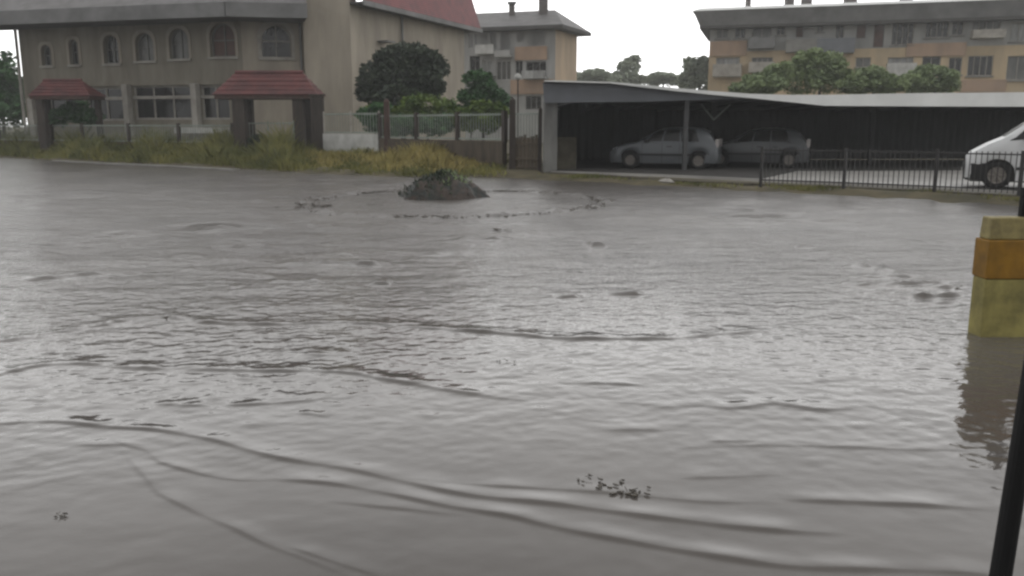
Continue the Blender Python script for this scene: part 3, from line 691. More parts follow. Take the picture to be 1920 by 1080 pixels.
tree('shrub', 'low dark bush by the pillars of the larger red tiled canopy', 'shrub', (P2(483, 40).x, 40, .3),
     px_blobs(40, [(480,268,18,14,0), (505,275,14,12,0), (470,280,16,12,0)]), 2200, .09, 'leaf_dark', .04, seed=6)
# far trees in the gap, and the trees before the right block
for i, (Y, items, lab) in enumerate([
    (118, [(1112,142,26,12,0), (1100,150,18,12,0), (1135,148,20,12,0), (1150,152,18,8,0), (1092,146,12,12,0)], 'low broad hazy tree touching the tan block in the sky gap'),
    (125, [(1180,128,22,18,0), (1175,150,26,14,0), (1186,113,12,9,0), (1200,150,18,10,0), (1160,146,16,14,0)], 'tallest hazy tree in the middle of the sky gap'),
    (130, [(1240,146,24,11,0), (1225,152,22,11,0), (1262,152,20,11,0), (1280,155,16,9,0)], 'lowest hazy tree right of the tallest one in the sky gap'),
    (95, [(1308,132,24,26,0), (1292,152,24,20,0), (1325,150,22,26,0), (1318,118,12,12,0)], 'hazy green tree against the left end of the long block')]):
    tree('hazy_tree', lab, 'tree', (P2(items[0][0], Y).x, Y, .45), px_blobs(Y, items), 6000, .24, 'leaf_haze', .2, 'hazy trees beyond the carport', seed=20+i)
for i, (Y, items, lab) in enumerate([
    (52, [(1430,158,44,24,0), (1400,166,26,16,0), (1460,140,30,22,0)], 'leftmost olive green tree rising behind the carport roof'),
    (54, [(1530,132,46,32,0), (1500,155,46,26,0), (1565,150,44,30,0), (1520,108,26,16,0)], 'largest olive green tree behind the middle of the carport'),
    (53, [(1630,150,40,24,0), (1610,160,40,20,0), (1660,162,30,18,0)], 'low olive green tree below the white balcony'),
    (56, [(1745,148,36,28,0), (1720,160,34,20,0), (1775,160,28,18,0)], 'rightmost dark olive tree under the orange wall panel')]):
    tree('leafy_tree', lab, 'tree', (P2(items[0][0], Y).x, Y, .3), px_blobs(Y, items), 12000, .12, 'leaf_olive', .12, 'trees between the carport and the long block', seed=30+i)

# ------------------------------------------------------------------ red tiled canopies over the yard gates
def canopy(label, x0, x1, ytop, ybot, yeave, Y, posts, dpt, ridge=(.2, .8)):
    c = P2((x0+x1)/2, Y); t = thing('gate_canopy', label, 'gate canopy', (c.x, c.y, .3), 'tiled gate canopies in front of the big house')
    l, r_ = P(x0, yeave, Y), P(x1, yeave, Y); ze = HZ(yeave, Y); zr_ = HZ(ytop, Y+dpt/2)
    def e(u, v, z): return Vector((l.x + (r_.x-l.x)*u, Y + v, z))
    mb = MB()
    a, b, c_, d = e(0, 0, ze), e(1, 0, ze), e(1, dpt, ze), e(0, dpt, ze); p, q = e(ridge[0], dpt/2, zr_), e(ridge[1], dpt/2, zr_)
    n = 5
    def course(a, b, p, q):
        for k in range(n):
            s0, s1 = k/n, (k+1)/n
            v0, v1, v2, v3_ = a.lerp(p, s0), b.lerp(q, s0), b.lerp(q, s1), a.lerp(p, s1)
            lift = Vector((0, 0, .05)); mb.quad(v0+lift, v1+lift, v2, v3_); mb.quad(v0, v1, v1+lift, v0+lift)
    course(a, b, p, q); course(c_, d, q, p); course(b, c_, q, q); course(d, a, p, p)
    mb.build('roof', M['roof_red_canopy'], t)
    mb = MB(); mb.tube(p+Vector((0, 0, .03)), q+Vector((0, 0, .03)), .09); mb.build('ridge', M['roof_red_canopy'], t)
    mb = MB(); mb.obox(e(.02, .03, ze-.16), e(.98, 0, 0)-e(.02, 0, 0), (0, dpt-.06, 0), (0, 0, .155)); mb.build('beam', M['redwood'], t)
    for px, wp, v in posts:
        q_ = P2(px, Y); w_ = wp/F*Y/2
        mb = MB(); mb.cbox((q_.x, Y+v, (ze-.16+.1)/2+.05), w_, w_, (ze-.16-.1)/2+.05, 0); mb.build('pillar', M['darkwood'], t, bevel=.015)
    return t
canopy('larger red tiled canopy on dark posts before the house corner', 397, 594, 137, 180, 178, 39.6, [(447, 22, .35), (558, 19, .35), (447, 18, 1.6), (566, 16, 1.6)], 2.0, (.17, .83))
canopy('smaller dull red tiled canopy near the left edge', 52, 168, 152, 182, 180, 45.5, [(76, 14, .3), (62, 10, 1.6), (160, 10, 1.6)], 1.9, (.12, .75))
# tall dark boarded gate panel beside the larger canopy
q0, q1 = P2(583, 39.3), P2(607, 39.0)
t = thing('boarded_gate', 'tall dark boarded panel at the right side of the larger canopy', 'gate', (q0.x, q0.y, .3))
Wg = Wall(q0, q1); mb = MB(); zt = HZ(180, 39.2)
nb = 5
for k in range(nb): Wg.obox(mb, Wg.len*k/nb+.006, Wg.len*(k+1)/nb-.006, -.1, 0, .25, zt - .03*(k % 2))
mb.build('boards', M['darkwood'], t); mb = MB(); Wg.obox(mb, -.05, Wg.len+.05, -.13, .03, zt, zt+.08); mb.build('top_rail', M['darkwood'], t)

# ------------------------------------------------------------------ yard fence along the verge
def fence(name, label, cat, A, B, zb, h, nbay, wall_h, mwall, mrail, mpost, post_w=.07, bar_gap=.16, group=None, wall_t=.22, rails=(0.06, .92), bars=True, post_h=None):
    A, B = Vector(A), Vector(B); W = Wall(A, B); t = thing(name, label, cat, (A.x, A.y, zb), group)
    if wall_h:
        mb = MB(); W.obox(mb, 0, W.len, -wall_t/2, wall_t/2, zb-.3, zb+wall_h); mb.build('low_wall', M[mwall], t)
    for k in range(nbay):
        u0, u1 = W.len*k/nbay, W.len*(k+1)/nbay
        mb = MB(); z0, z1 = zb+wall_h, zb+h
        for rr in rails: zz = z0 + (z1-z0)*rr; W.obox(mb, u0+post_w/2, u1-post_w/2, -.022, .022, zz-.03, zz+.03)
        if bars:
            nbr = max(2, int((u1-u0)/bar_gap))
            for i in range(1, nbr):
                u = u0 + (u1-u0)*i/nbr; W.obox(mb, u-.010, u+.010, -.010, .010, z0+(z1-z0)*rails[0]+.02, z1)
        mb.build('panel', M[mrail], t)
    for k in range(nbay+1):
        u = W.len*k/nbay; mb = MB(); W.obox(mb, u-post_w/2, u+post_w/2, -post_w/2, post_w/2, zb+wall_h-.05 if wall_h else zb-.2, zb+(post_h or h)+.05); mb.build('post', M[mpost], t)
    return t
FL = P2(-260, 56); F1 = P2(436, 41.0); F2 = P2(608, 38.9); F3 = P2(711, 36.8); F4 = P2(946, 30.3)
fence('railing', 'weathered grey railing before the arched front of the house', 'railing', FL, F1, .4, 1.35, 9, .45, 'brownwall', 'fence_grey', 'darkwood', .14)
fence('railing', 'short railing under the larger red canopy', 'railing', P2(456, 40.6), P2(550, 39.5), .35, 1.5, 2, .7, 'offwhite', 'fence_grey', 'fence_grey', .06)
fence('railing', 'railing on a pale concrete wall right of the dark gate panel', 'railing', F2, F3, .25, 2.0, 2, 1.08, 'white', 'fence_grey', 'offwhite', .06)
fence('railing', 'railing on the brown boarded wall behind the tall dry grass', 'railing', F3 + Vector((.06, -.08)), F4, .2, 1.95, 3, .95, 'brownwall', 'fence_grey', 'darkwood', .16)
# wooden posts and the gate by the carport
for px, y0, y1, Y, wd, lab in ((725, 190, 300, 36.2, .26, 'dark wooden post with reddish foot at the end of the pale wall'), (960, 188, 324, 29.9, .24, 'tall dark wooden gatepost beside the brown plank gate'), (1012, 205, 324, 29.3, .14, 'thin dark post between the plank gate and the carport')):
    q = P2(px, Y); zb, zt_ = .15, HZ(y0, Y)
    mb = MB(); mb.prism([(q.x+a*wd/2, Y+b*wd/2, zb-.3) for a, b in ((-1,-1),(1,-1),(1,1),(-1,1))], [(q.x+a*wd/2*.85+.02, Y+b*wd/2*.85, zt_) for a, b in ((-1,-1),(1,-1),(1,1),(-1,1))])
    mb.prism([(q.x+a*wd/2*.85+.02, Y+b*wd/2*.85, zt_) for a, b in ((-1,-1),(1,-1),(1,1),(-1,1))], [(q.x+a*wd*.1+.02, Y+b*wd*.1, zt_+.1) for a, b in ((-1,-1),(1,-1),(1,1),(-1,1))])
    o = mb.build('wooden_post', M['darkwood' if px > 900 else 'redwood'], None, (q.x, Y, zb), bevel=.01); props(o, lab, 'post', 'wooden posts along the verge')
q0, q1 = P2(966, 29.85), P2(1009, 29.4); Wg = Wall(q0, q1)
t = thing('plank_gate', 'low brown plank gate between two posts left of the carport', 'gate', (q0.x, q0.y, .15))
mb = MB()
for k in range(6): Wg.obox(mb, Wg.len*k/6+.012, Wg.len*(k+1)/6-.012, -.03, 0, .12, HZ(258, 29.6) + .05*((k*7) % 3))
mb.build('planks', M['brownwall'], t)
mb = MB()
for yy in (268, 296, 312): Wg.obox(mb, 0, Wg.len, .003, .05, HZ(yy+4, 29.6), HZ(yy, 29.6))
mb.build('cross_rail', M['offwhite' if False else 'brownwall'], t)
mb = MB()
for k in range(9): 
    u = Wg.len*k/8; Wg.obox(mb, u-.012, u+.012, -.012, .012, HZ(258, 29.6), HZ(212, 29.6))
Wg.obox(mb, 0, Wg.len, -.018, .018, HZ(215, 29.6), HZ(212, 29.6)); mb.build('mesh_top', M['fence_grey'], t)
# small lamp on a thin mast by the gate
q = P2(971, 31.5); t = thing('yard_lamp', 'small pale lamp on a thin mast above the wooden gatepost', 'lamp', (q.x, q.y, .25))
mb = MB(); zl = HZ(150, 31.5); mb.tube((q.x, q.y, .2), (q.x, q.y, zl), .035, .025); mb.build('mast', M['darkwood'], t)
mb = MB(); mb.lathe((q.x, q.y, zl), (0, 0, 1), [(.03, 0), (.11, .03), (.13, .12), (.09, .2), (.0, .24)], 12); mb.build('lamp_shade', M['white'], t, smooth=True)

# ------------------------------------------------------------------ carport
ca, cb = P2(1024, 28.6), P2(2060, 30.6)
cb = ca + (cb-ca)*1.7
WCp = Wall(ca, cb); floor_z = .2
# concrete yard
mb = MB()
def yd(px, Y): q = P2(px, Y); return (q.x, q.y, floor_z)
top = [yd(1022, 29.0), yd(1250, 26.6), yd(1450, 24.2), yd(1640, 22.3), yd(1900, 19.9), yd(2150, 18.6), yd(2300, 38), yd(1022, 38)]
mb.prism([(a, b, c-.18) for a, b, c in top], top)
props(mb.build('concrete_yard', M['wetslab']), kind='structure')
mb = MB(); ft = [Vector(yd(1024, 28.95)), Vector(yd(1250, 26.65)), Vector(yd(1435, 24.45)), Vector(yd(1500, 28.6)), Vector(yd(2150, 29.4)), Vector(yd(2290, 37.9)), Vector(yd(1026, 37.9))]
mb.add([v + Vector((0, 0, .004)) for v in ft], [tuple(range(7))]); props(mb.build('shed_ground', M['shed_shade']), kind='structure')  # dark sheet over the slab: brown ground in front, painted shade inside
carport = thing('carport', 'long open carport with pale sheet roof and dark interior', 'carport', (ca.x, ca.y, floor_z))
def ce(px, py): u, z = WCp.px(px, py); return u, z
topl = [ce(*q) for q in ((1018,152), (1140,155), (1200,160), (1260,166), (1330,172), (1400,177), (1470,179), (1540,179), (1700,176), (1920,174), (2060,173), (2600,171))]
botl = [ce(*q) for q in ((1020,193), (1100,192), (1200,191), (1260,189), (1330,187), (1420,184), (1475,183))]
# grey gable board on the left, closing the wedge under the sloping roof edge
mb = MB(); pts = [(u, z) for u, z in botl] + [(u, z-.05) for u, z in topl[::-1] if u <= botl[-1][0]]
mb.prism([WCp.pt(u, .02, z) for u, z in pts], [WCp.pt(u, -.04, z) for u, z in pts]); mb.build('gable_board', M['metal_blue'], carport)
# roof sheets follow the edge and fall towards the back
mb = MB()
for i in range(len(topl)-1):
    (u0, z0), (u1, z1) = topl[i], topl[i+1]
    for (va, vb, da, db) in ((.3, -9, 0, -.35),):
        mb.prism([WCp.pt(u0, va, z0-.03+da), WCp.pt(u1, va, z1-.03+da), WCp.pt(u1, vb, z1-.03+db), WCp.pt(u0+(1.4 if i == 0 else 0), vb, z0-.03+db)],
                 [WCp.pt(u0, va, z0+da), WCp.pt(u1, va, z1+da), WCp.pt(u1, vb, z1+db), WCp.pt(u0+(1.4 if i == 0 else 0), vb, z0+db)])
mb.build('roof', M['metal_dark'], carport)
mb = MB()                                 # white trim paints a sky reflection on the edge, thickening into the right fascia
tk = {0: 1.5, 1: 2, 2: 4, 3: 5, 4: 6, 5: 7, 6: 12, 7: 19, 8: 23, 9: 26, 10: 28, 11: 33}
for i in range(len(topl)-1):
    (u0, z0), (u1, z1) = topl[i], topl[i+1]; t0, t1 = tk[i]*.0184, tk[i+1]*.0184
    mb.prism([WCp.pt(u0, .305, z0+.01), WCp.pt(u0, .305, z0-t0), WCp.pt(u0, .345, z0-t0), WCp.pt(u0, .345, z0+.01)],
             [WCp.pt(u1, .305, z1+.01), WCp.pt(u1, .305, z1-t1), WCp.pt(u1, .345, z1-t1), WCp.pt(u1, .345, z1+.01)])
mb.build('fascia', M['metal_white'], carport)
zc_ = ce(1250, 195)[1]
bkv = -8.6
mb = MB(); n = 200                         # corrugated back wall
for k in range(n):
    u0, u1 = 1.3+(WCp.len-1.3)*k/n, 1.3+(WCp.len-1.3)*(k+1)/n; va, vb = bkv + .05*(k % 2), bkv + .05*((k+1) % 2)
    zr0, zr1 = (np.interp(q_, [a for a, b in topl], [b for a, b in topl]) - .37 for q_ in (u0, u1))
    mb.quad(WCp.pt(u0, va, floor_z), WCp.pt(u1, vb, floor_z), WCp.pt(u1, vb, zr1), WCp.pt(u0, va, zr0))
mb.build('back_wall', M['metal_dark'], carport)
mb = MB(); mb.obox(WCp.pt(0, -.3, floor_z), WCp.pt(.1, -.3, floor_z)-WCp.pt(0, -.3, floor_z), WCp.pt(1.3, bkv, floor_z)-WCp.pt(0, -.3, floor_z), (0, 0, 2.3)); mb.build('side_wall', M['concrete'], carport)
mb = MB(); u0 = ce(1052, 260)[0]; u1 = ce(1092, 260)[0]; WCp.obox(mb, u0, u1, -1.2, -1.1, floor_z, ce(1060, 258)[1]); mb.build('partition', M['kerb'], carport)
for px, wpx, m_, v in ((1035, 24, 'flatgrey_dim', -.25), (1288, 8, 'postgrey', -.1), (1392, 9, 'metal_dark', -3.0), (1720, 7, 'metal_dark', -3), (1960, 9, 'fence_grey', -.1)):
    u, _ = ce(px, 250); wd = wpx/F*28.8/2
    mb = MB(); WCp.obox(mb, u-wd, u+wd, v-wd*1.6, v, floor_z-.15, zc_ + (.05 if px < 1200 else .15)); mb.build('post', M[m_], carport)
mb = MB(); WCp.obox(mb, .1, WCp.len, -.24, -.12, zc_+.10, zc_+.22); mb.build('beam', M['metal_dark'], carport)
mb = MB()
for u in np.arange(1.2, WCp.len, 1.6): mb.obox(WCp.pt(u, -.3, zc_+.16), (.06, 0, 0), WCp.pt(u, bkv+.2, zc_-.12)-WCp.pt(u, -.3, zc_+.16), (0, 0, .1))
mb.build('rafter', M['metal_dark'], carport)
u, z_ = ce(1400, 192); mb = MB(); a = WCp.pt(u-.35, -2.9, z_-.25); mb.tube(WCp.pt(u-.1, -2.95, 1.9), WCp.pt(u+.5, -2.95, z_), .035); mb.tube(WCp.pt(u-.1, -2.95, 1.9), WCp.pt(u-.6, -2.95, z_), .035); mb.build('brace', M['fence_grey'], carport)

# kerb wall between flood and yard
mb = MB()
kb = [(905, 325), (1000, 330), (1150, 338), (1300, 349), (1420, 354), (1560, 360), (1700, 367), (1830, 374), (1990, 386)]
kq = [P2(px, G(px, py, 0.02).y + .25) for px, py in kb]
for i in range(len(kq)-1):
    a, b = kq[i], kq[i+1]; d = (b-a).normalized(); n_ = Vector((-d.y, d.x))
    if i > 0: a = a + d*.004
    mb.prism([v3(a, -.3), v3(b, -.3), v3(b + n_*.28, -.3), v3(a + n_*.28, -.3)], [v3(a, .15+.006*(i % 2)), v3(b, .15+.006*(i % 2)), v3(b + n_*.28, .15+.006*(i % 2)), v3(a + n_*.28, .15+.006*(i % 2))])
o = mb.build('kerb_wall', M['kerb'], None, (kq[0].x, kq[0].y, 0), bevel=.02); props(o, 'low mossy kerb wall along the flooded road below the black fence', 'kerb')
# black iron fence on it, in two bends
KF = [P2(px, G(px, py, 0.15).y + .35) for px, py in ((1040, 329), (1432, 348), (1590, 354), (1763, 362), (1925, 370), (2080, 380))]
bt = thing('iron_fence', 'black iron fence with thin bars in front of the carport yard', 'fence', (KF[0].x, KF[0].y, .15))
for i in range(len(KF)-1):
    a, b = KF[i], KF[i+1]; W = Wall(a, b); hz = .98 if i else .25
    if i:
        mb = MB()
        for zz in (.28, 1.06): W.obox(mb, .03, W.len-.03, -.014, .014, zz-.016, zz+.016)
        nb_ = int(W.len/.115)
        for k in range(1, nb_): u = W.len*k/nb_; W.obox(mb, u-.009, u+.009, -.009, .009, .2, 1.12)
        mb.build('panel', M['iron'], bt)
    p = W.pt(0, 0, 0)
    if i: mb = MB(); mb.cbox((p.x, p.y, .62), .035, .035, .53, math.atan2(W.e.y, W.e.x)); mb.build('post', M['iron'], bt)

# ------------------------------------------------------------------ cars
def make_car(name, label, loc, rz, paint, Lg=4.0, Wd=1.7, H=1.48, prof='hatch', group=None, plate=True):
    t = thing(name, label, 'car', loc, group, rz)
    # x forward from -L/2 to L/2; profile tables over x/L in 0..1 from tail to nose
    if prof == 'hatch':
        belt = [(0, .72), (.02, .86), (.12, .93), (.5, .95), (.70, .93), (.74, .92), (.86, .84), (.95, .72), (1, .58)]
        top = [(0, .73), (.02, .93), (.07, 1.25), (.14, 1.42), (.25, 1.475), (.42, 1.48), (.52, 1.44), (.60, 1.30), (.74, .955), (.86, .88), (.95, .76), (1, .60)]
    else:
        belt = [(0, .90), (.02, 1.05), (.12, 1.16), (.5, 1.22), (.66, 1.22), (.80, 1.20), (.90, 1.05), (.985, .84), (1, .76)]
        top = [(0, .87), (.015, 1.2), (.04, 1.72), (.10, 1.79), (.35, 1.82), (.48, 1.90), (.62, 1.88), (.67, 1.80), (.82, 1.30), (.90, 1.13), (.985, .90), (1, .80)]
    bx, bz = zip(*belt); tx, tz = zip(*top)
    sc = H/(1.48 if prof == 'hatch' else 1.82)
    wr_ = .30 if prof == 'hatch' else .33
    fx, rx_ = (.80 if prof == 'hatch' else .835), .17
    def halfw(s):
        e = 1.0
        if s < .06: e = math.sqrt(max(0, 1-((.06-s)/.06)**2))*.10 + .90
        if s > .90: e = 1 - (.16 if prof == 'hatch' else .09)*((s-.90)/.10)**2
        return Wd/2*e
    def zbot(s):
        b = .20 + (.06 if s < .03 or s > .97 else 0)
        for c in (fx, rx_):
            d = (s-c)*Lg
            ra = wr_ + .055
            if abs(d) < ra: b = max(b, wr_ + math.sqrt(ra*ra - d*d))
        return b
    V = 13
    def sec(s):
        w_ = halfw(s); zb = np.interp(s, bx, bz)*sc; zt_ = max(np.interp(s, tx, tz)*sc, zb+.012); z0 = zbot(s); z0 = min(z0, zb-.06)
        gh = zt_-zb; ti = min(1, gh/.5)
        wt = w_*(.96 - .20*ti)
        return [(w_*.955, z0), (w_*.985, z0 + (zb-z0)*.25), (w_, z0 + (zb-z0)*.55), (w_*.985, z0 + (zb-z0)*.85), (w_*.965, zb),
                (w_*.965 + (wt-w_*.965)*.35, zb + gh*.36), (w_*.965 + (wt-w_*.965)*.8, zb+gh*.78), (wt*.96, zb+gh*.92), (wt*.86, zb+gh*.985), (wt*.5, zt_ + .012), (0, zt_ + .02)]
    ss = sorted(set([round(v, 4) for v in np.linspace(0, 1, 61)] + [round(c + d/Lg, 4) for c in (fx, rx_) for d in np.linspace(-(wr_+.056), wr_+.056, 15)]))
    mb = MB(); vs, fs = [], []; n = 21
    for s in ss:
        q = sec(s); X = (s-.5)*Lg
        vs += [(X, -y_, z_) for y_, z_ in q] + [(X, y_, z_) for y_, z_ in q[-2::-1]]
    for i in range(len(ss)-1):
        for j in range(n-1): fs.append((i*n+j, i*n+j+1, (i+1)*n+j+1, (i+1)*n+j))
    for i in (0, len(ss)-1): fs.append(tuple(i*n+j for j in (range(n) if i else range(n-1, -1, -1))))
    mb.add(vs, fs); body = mb.build('body', M[paint], t, local=True, smooth=True)
    em = body.modifiers.new("edges", 'EDGE_SPLIT'); em.split_angle = R(40)
    # dark underside / arches
    mb = MB(); mb.box((-Lg/2+.12, -Wd/2+.12, .17), (Lg/2-.12, Wd/2-.12, .62)); mb.build('underbody', M['blackplastic'], t, local=True)
    def patch(name, s0, s1, j0, j1, m_, off=.006, k=10, both=True):
        for sg in ((-1, 1) if both else (0,)):
            mb = MB(); vs, fs = [], []; sx = np.linspace(s0, s1, k) if np.isscalar(s0) else None
            jj = np.linspace(j0, j1, 5)
            for a in range(k):
                for b_, j in enumerate(jj):
                    if np.isscalar(s0): s = sx[a]
                    else: lo_s = s0[0] + (s0[1]-s0[0])*b_/4; hi_s = s1[0] + (s1[1]-s1[0])*b_/4; s = lo_s + (hi_s-lo_s)*a/(k-1)
                    q = sec(s); i0 = int(min(j, len(q)-1.001)); fr = j-i0
                    y_ = q[i0][0]*(1-fr) + q[i0+1][0]*fr; z_ = q[i0][1]*(1-fr) + q[i0+1][1]*fr
                    vs.append(((s-.5)*Lg + (off*.5 if s > .55 else 0), (y_+off)*sg, z_+off*.7))
            for a in range(k-1):
                for b_ in range(4): fs.append((a*5+b_, a*5+b_+1, (a+1)*5+b_+1, (a+1)*5+b_))
            mb.add(vs, fs); mb.build(name, M[m_], t, local=True, smooth=True)
    if prof == 'hatch':
        patch('side_window', (.17, .22), (.335, .335), 4.25, 6.9, 'glass'); patch('side_window', (.35, .35), (.50, .47), 4.25, 6.9, 'glass'); patch('side_window', (.515, .485), (.675, .555), 4.25, 6.9, 'glass')
        wsa, wsb, rwa, rwb = .60-.05, .735, .03, .085
    else:
        patch('side_window', (.10, .10), (.30, .30), 4.25, 6.9, 'glass'); patch('side_window', (.32, .32), (.50, .48), 4.25, 6.9, 'glass'); patch('side_window', (.52, .50), (.79, .66), 4.25, 6.9, 'glass')
        wsa, wsb, rwa, rwb = .675, .815, .016, .036
    def screen(name, sa, sb):
        mb = MB(); vs, fs = [], []
        for a in range(7):
            s = sa + (sb-sa)*a/6; q = sec(s); y1 = q[8][0]*1.0
            for b_ in range(9):
                f_ = -1 + 2*b_/8; zz = np.interp(abs(f_)*y1, [0, q[9][0], q[8][0]], [q[10][1], q[9][1], q[8][1]])
                vs.append(((s-.5)*Lg + (.012 if sa > .5 else -.012), f_*y1, zz + .008))
        for a in range(6):
            for b_ in range(8): fs.append((a*9+b_, a*9+b_+1, (a+1)*9+b_+1, (a+1)*9+b_))
        mb.add(vs, fs); mb.build(name, M['glass'], t, local=True, smooth=True)
    screen('windscreen', wsa, wsb); screen('rear_window', rwa, rwb)
    # wheels
    for s in (fx, rx_):
        for sg in (-1, 1):
            c = ((s-.5)*Lg, sg*(Wd/2-.20), wr_)
            mb = MB(); mb.lathe(c, (0, sg, 0), [(wr_*.60, .17), (wr_*.66, .185), (wr_*.93, .18), (wr_, .14), (wr_, .02), (wr_*.9, -.02), (0, -.02)], 28)
            wl = mb.build('wheel', M['rubber'], t, local=True, smooth=True)
            mb = MB(); mb.lathe(c, (0, sg, 0), [(0, .165), (wr_*.16, .17), (wr_*.2, .155), (wr_*.5, .15), (wr_*.62, .172)], 28)
            for k in range(6):
                a_ = k*math.pi/3; d_ = Vector((math.cos(a_), 0, math.sin(a_))); p0 = Vector(c) + Vector((0, sg*.165, 0)); mb.tube(p0 + d_*wr_*.12, p0 + d_*wr_*.58, .022, .028, 6)
            mb.build('rim', M['alloy'], wl, local=True)
    # bumpers, lamps, plate, mirrors, door lines, handles
    hw = halfw(1.0)
    zn = np.interp(1, bx, bz)*sc
    for nm, s_, sgn in (('front_bumper', 1.0, 1), ('rear_bumper', 0.0, -1)):
        X = (s_-.5)*Lg; w_ = halfw(s_)
        z0, z1 = (.20, zn-.10 if prof != 'hatch' else .50)
        mb = MB(); o_ = [(X-sgn*.42, Wd/2+.012), (X-sgn*.12, Wd/2*.97), (X+sgn*.02, w_*.9), (X+sgn*.06, 0), (X+sgn*.02, -w_*.9), (X-sgn*.12, -Wd/2*.97), (X-sgn*.42, -Wd/2-.012)]
        if sgn < 0: o_ = o_[::-1]
        mb.prism([(a-sgn*.03, b*.98, z0) for a, b in o_], [(a, b, z1) for a, b in o_]); mb.build(nm, M['blackplastic' if prof != 'hatch' else paint], t, local=True, bevel=.03)
    for sg in (-1, 1):
        zl = zn + .05
        mb = MB(); X = Lg/2; mb.prism([(X-.24, sg*(Wd/2*.975), zl-.02), (X-.02, sg*hw*.93, zl-.10), (X+.02, sg*hw*.55, zl-.10), (X-.22, sg*hw*.5, zl-.04)][::sg],
                                       [(X-.28, sg*(Wd/2*.965), zl+.15), (X-.10, sg*hw*.93, zl+.08), (X-.07, sg*hw*.58, zl+.07), (X-.26, sg*hw*.5, zl+.10)][::sg]); mb.build('headlight', M['lamp'], t, local=True)
        mb = MB(); X = -Lg/2; zt0 = .78*sc
        mb.box((X-.015, min(sg*Wd/2*.66, sg*Wd/2*.93), zt0), (X+.10, max(sg*Wd/2*.66, sg*Wd/2*.93), zt0+.28)); mb.build('tail_light', M['pale_lamp'], t, local=True, bevel=.02)
        sm = .655 if prof == 'hatch' else .70
        q = sec(sm); mb = MB(); mb.cbox(((sm-.5)*Lg, sg*(q[4][0]+.10), q[4][1]+.08), .07, .09, .065); mb.build('mirror', M['blackplastic'], t, local=True, bevel=.02)
        for sh_ in (.44, .30):
            q = sec(sh_); mb = MB(); mb.cbox(((sh_-.5)*Lg, sg*(q[3][0]+.012), q[3][1]-.03), .09, .014, .016); mb.build('door_handle', M['blackplastic'], t, local=True)
        mb = MB()
        for sd_ in (.345, .505, .69):
            q = sec(sd_)
            for j in range(0, 4):
                (ya, za), (yb, zb_) = q[j], q[j+1]; X = (sd_-.5)*Lg
                if zbot(sd_) > .3 and j == 0: continue
                mb.quad((X-.006, sg*(ya+.003), za), (X+.006, sg*(ya+.003), za), (X+.006, sg*(yb+.003), zb_), (X-.006, sg*(yb+.003), zb_))
        mb.build('door_seam', M['blackplastic'], t, local=True)
        mb = MB(); mb.box((-.28*Lg, min(sg*(Wd/2-.005), sg*(Wd/2+.018)), .46), (.24*Lg, max(sg*(Wd/2-.005), sg*(Wd/2+.018)), .53)); mb.build('side_strip', M['blackplastic'], t, local=True)
    mb = MB(); mb.box((Lg/2+.0, -.36, zn-.10), (Lg/2+.03, .36, zn-.01)); mb.build('grille', M['blackplastic'], t, local=True)
    mb = MB(); mb.box((Lg/2+.062, -.26, .36), (Lg/2+.072, .26, .47)); mb.build('number_plate', M['plate'], t, local=True)
    return t
q = P2(1250, 30.8); make_car('parked_car', 'silver hatchback under the carport standing left of and behind the thin post', (q.x, q.y, floor_z), R(162), 'silver', 3.75, 1.68, 1.42)
q = P2(1417, 31.6); make_car('parked_car', 'second hatchback deeper in the carport, just right of the thin carport post', (q.x, q.y, floor_z), R(160), 'shaded_car', 3.8, 1.68, 1.38)
q = P2(1864, 20.6, 344)
make_car('parked_car', 'white van-like car parked behind the black iron fence at the right edge', (q.x + 1.55, 20.55, floor_z), R(153), 'white_car', 4.1, 1.7, 1.70, 'van')

# ------------------------------------------------------------------ gate pillar, iron post and near pole
ey = G(1815, 632).y; ex = G(1812, 632).x*(ey+.2)/ey
pil = thing('gate_pillar', 'squat yellow gate pillar with an orange band and pale cap standing in the flood', 'pillar', (ex, ey, 0))
zA, zB = HZ(524, ey), HZ(451, ey)
pw, pd = .95, .2
mb = MB(); mb.box((ex, ey, -.45), (ex+pw, ey+pd, zA)); mb.build('base', M['yellow_olive'], pil, bevel=.012)
mb = MB(); mb.box((ex-.008, ey-.008, zA+.002), (ex+pw+.008, ey+pd+.008, zB)); mb.build('orange_band', M['orange_paint'], pil, bevel=.01)
mb = MB(); zc2 = HZ(403, ey+.25)
mb.prism([(ex+.01, ey+.02, zB+.002), (ex+.33, ey+.02, zB+.002), (ex+.33, ey+pd-.01, zB+.002), (ex+.01, ey+pd-.01, zB+.002)],
         [(ex+.018, ey+.03, zc2), (ex+.32, ey+.03, zc2), (ex+.32, ey+pd-.02, zc2), (ex+.018, ey+pd-.02, zc2)]); mb.build('cap', M['yellow_pale'], pil, bevel=.012)
# black gate post with a scroll on the pillar
q = P(1910, 445, ey+.12)
gp = thing('gate_post', 'black iron gate post with curled top on the yellow pillar', 'gate post', (q.x, q.y, zB))
mb = MB(); zt_ = HZ(352, ey+.12); mb.cbox((q.x+.02, q.y, (zB+zt_)/2+.002), .032, .03, (zt_-zB)/2); mb.build('upright', M['black_paint'], gp, bevel=.005)
mb = MB(); pr = None
for k in range(13):
    a_ = R(-150 + k*27); r_ = .075 - .003*k; p = Vector((q.x + .055 + r_*math.cos(a_), q.y, zt_ - .02 + r_*math.sin(a_)))
    if pr is not None: mb.tube(pr, p, .016, n=6)
    pr = p
mb.build('scroll', M['black_paint'], gp)
mb = MB(); mb.tube((q.x+.02, q.y, zB+.12), (q.x+1.4, q.y, zB+.12), .018); mb.tube((q.x+.02, q.y, zt_-.1), (q.x+1.4, q.y, zt_-.1), .018); mb.build('rail', M['black_paint'], gp)
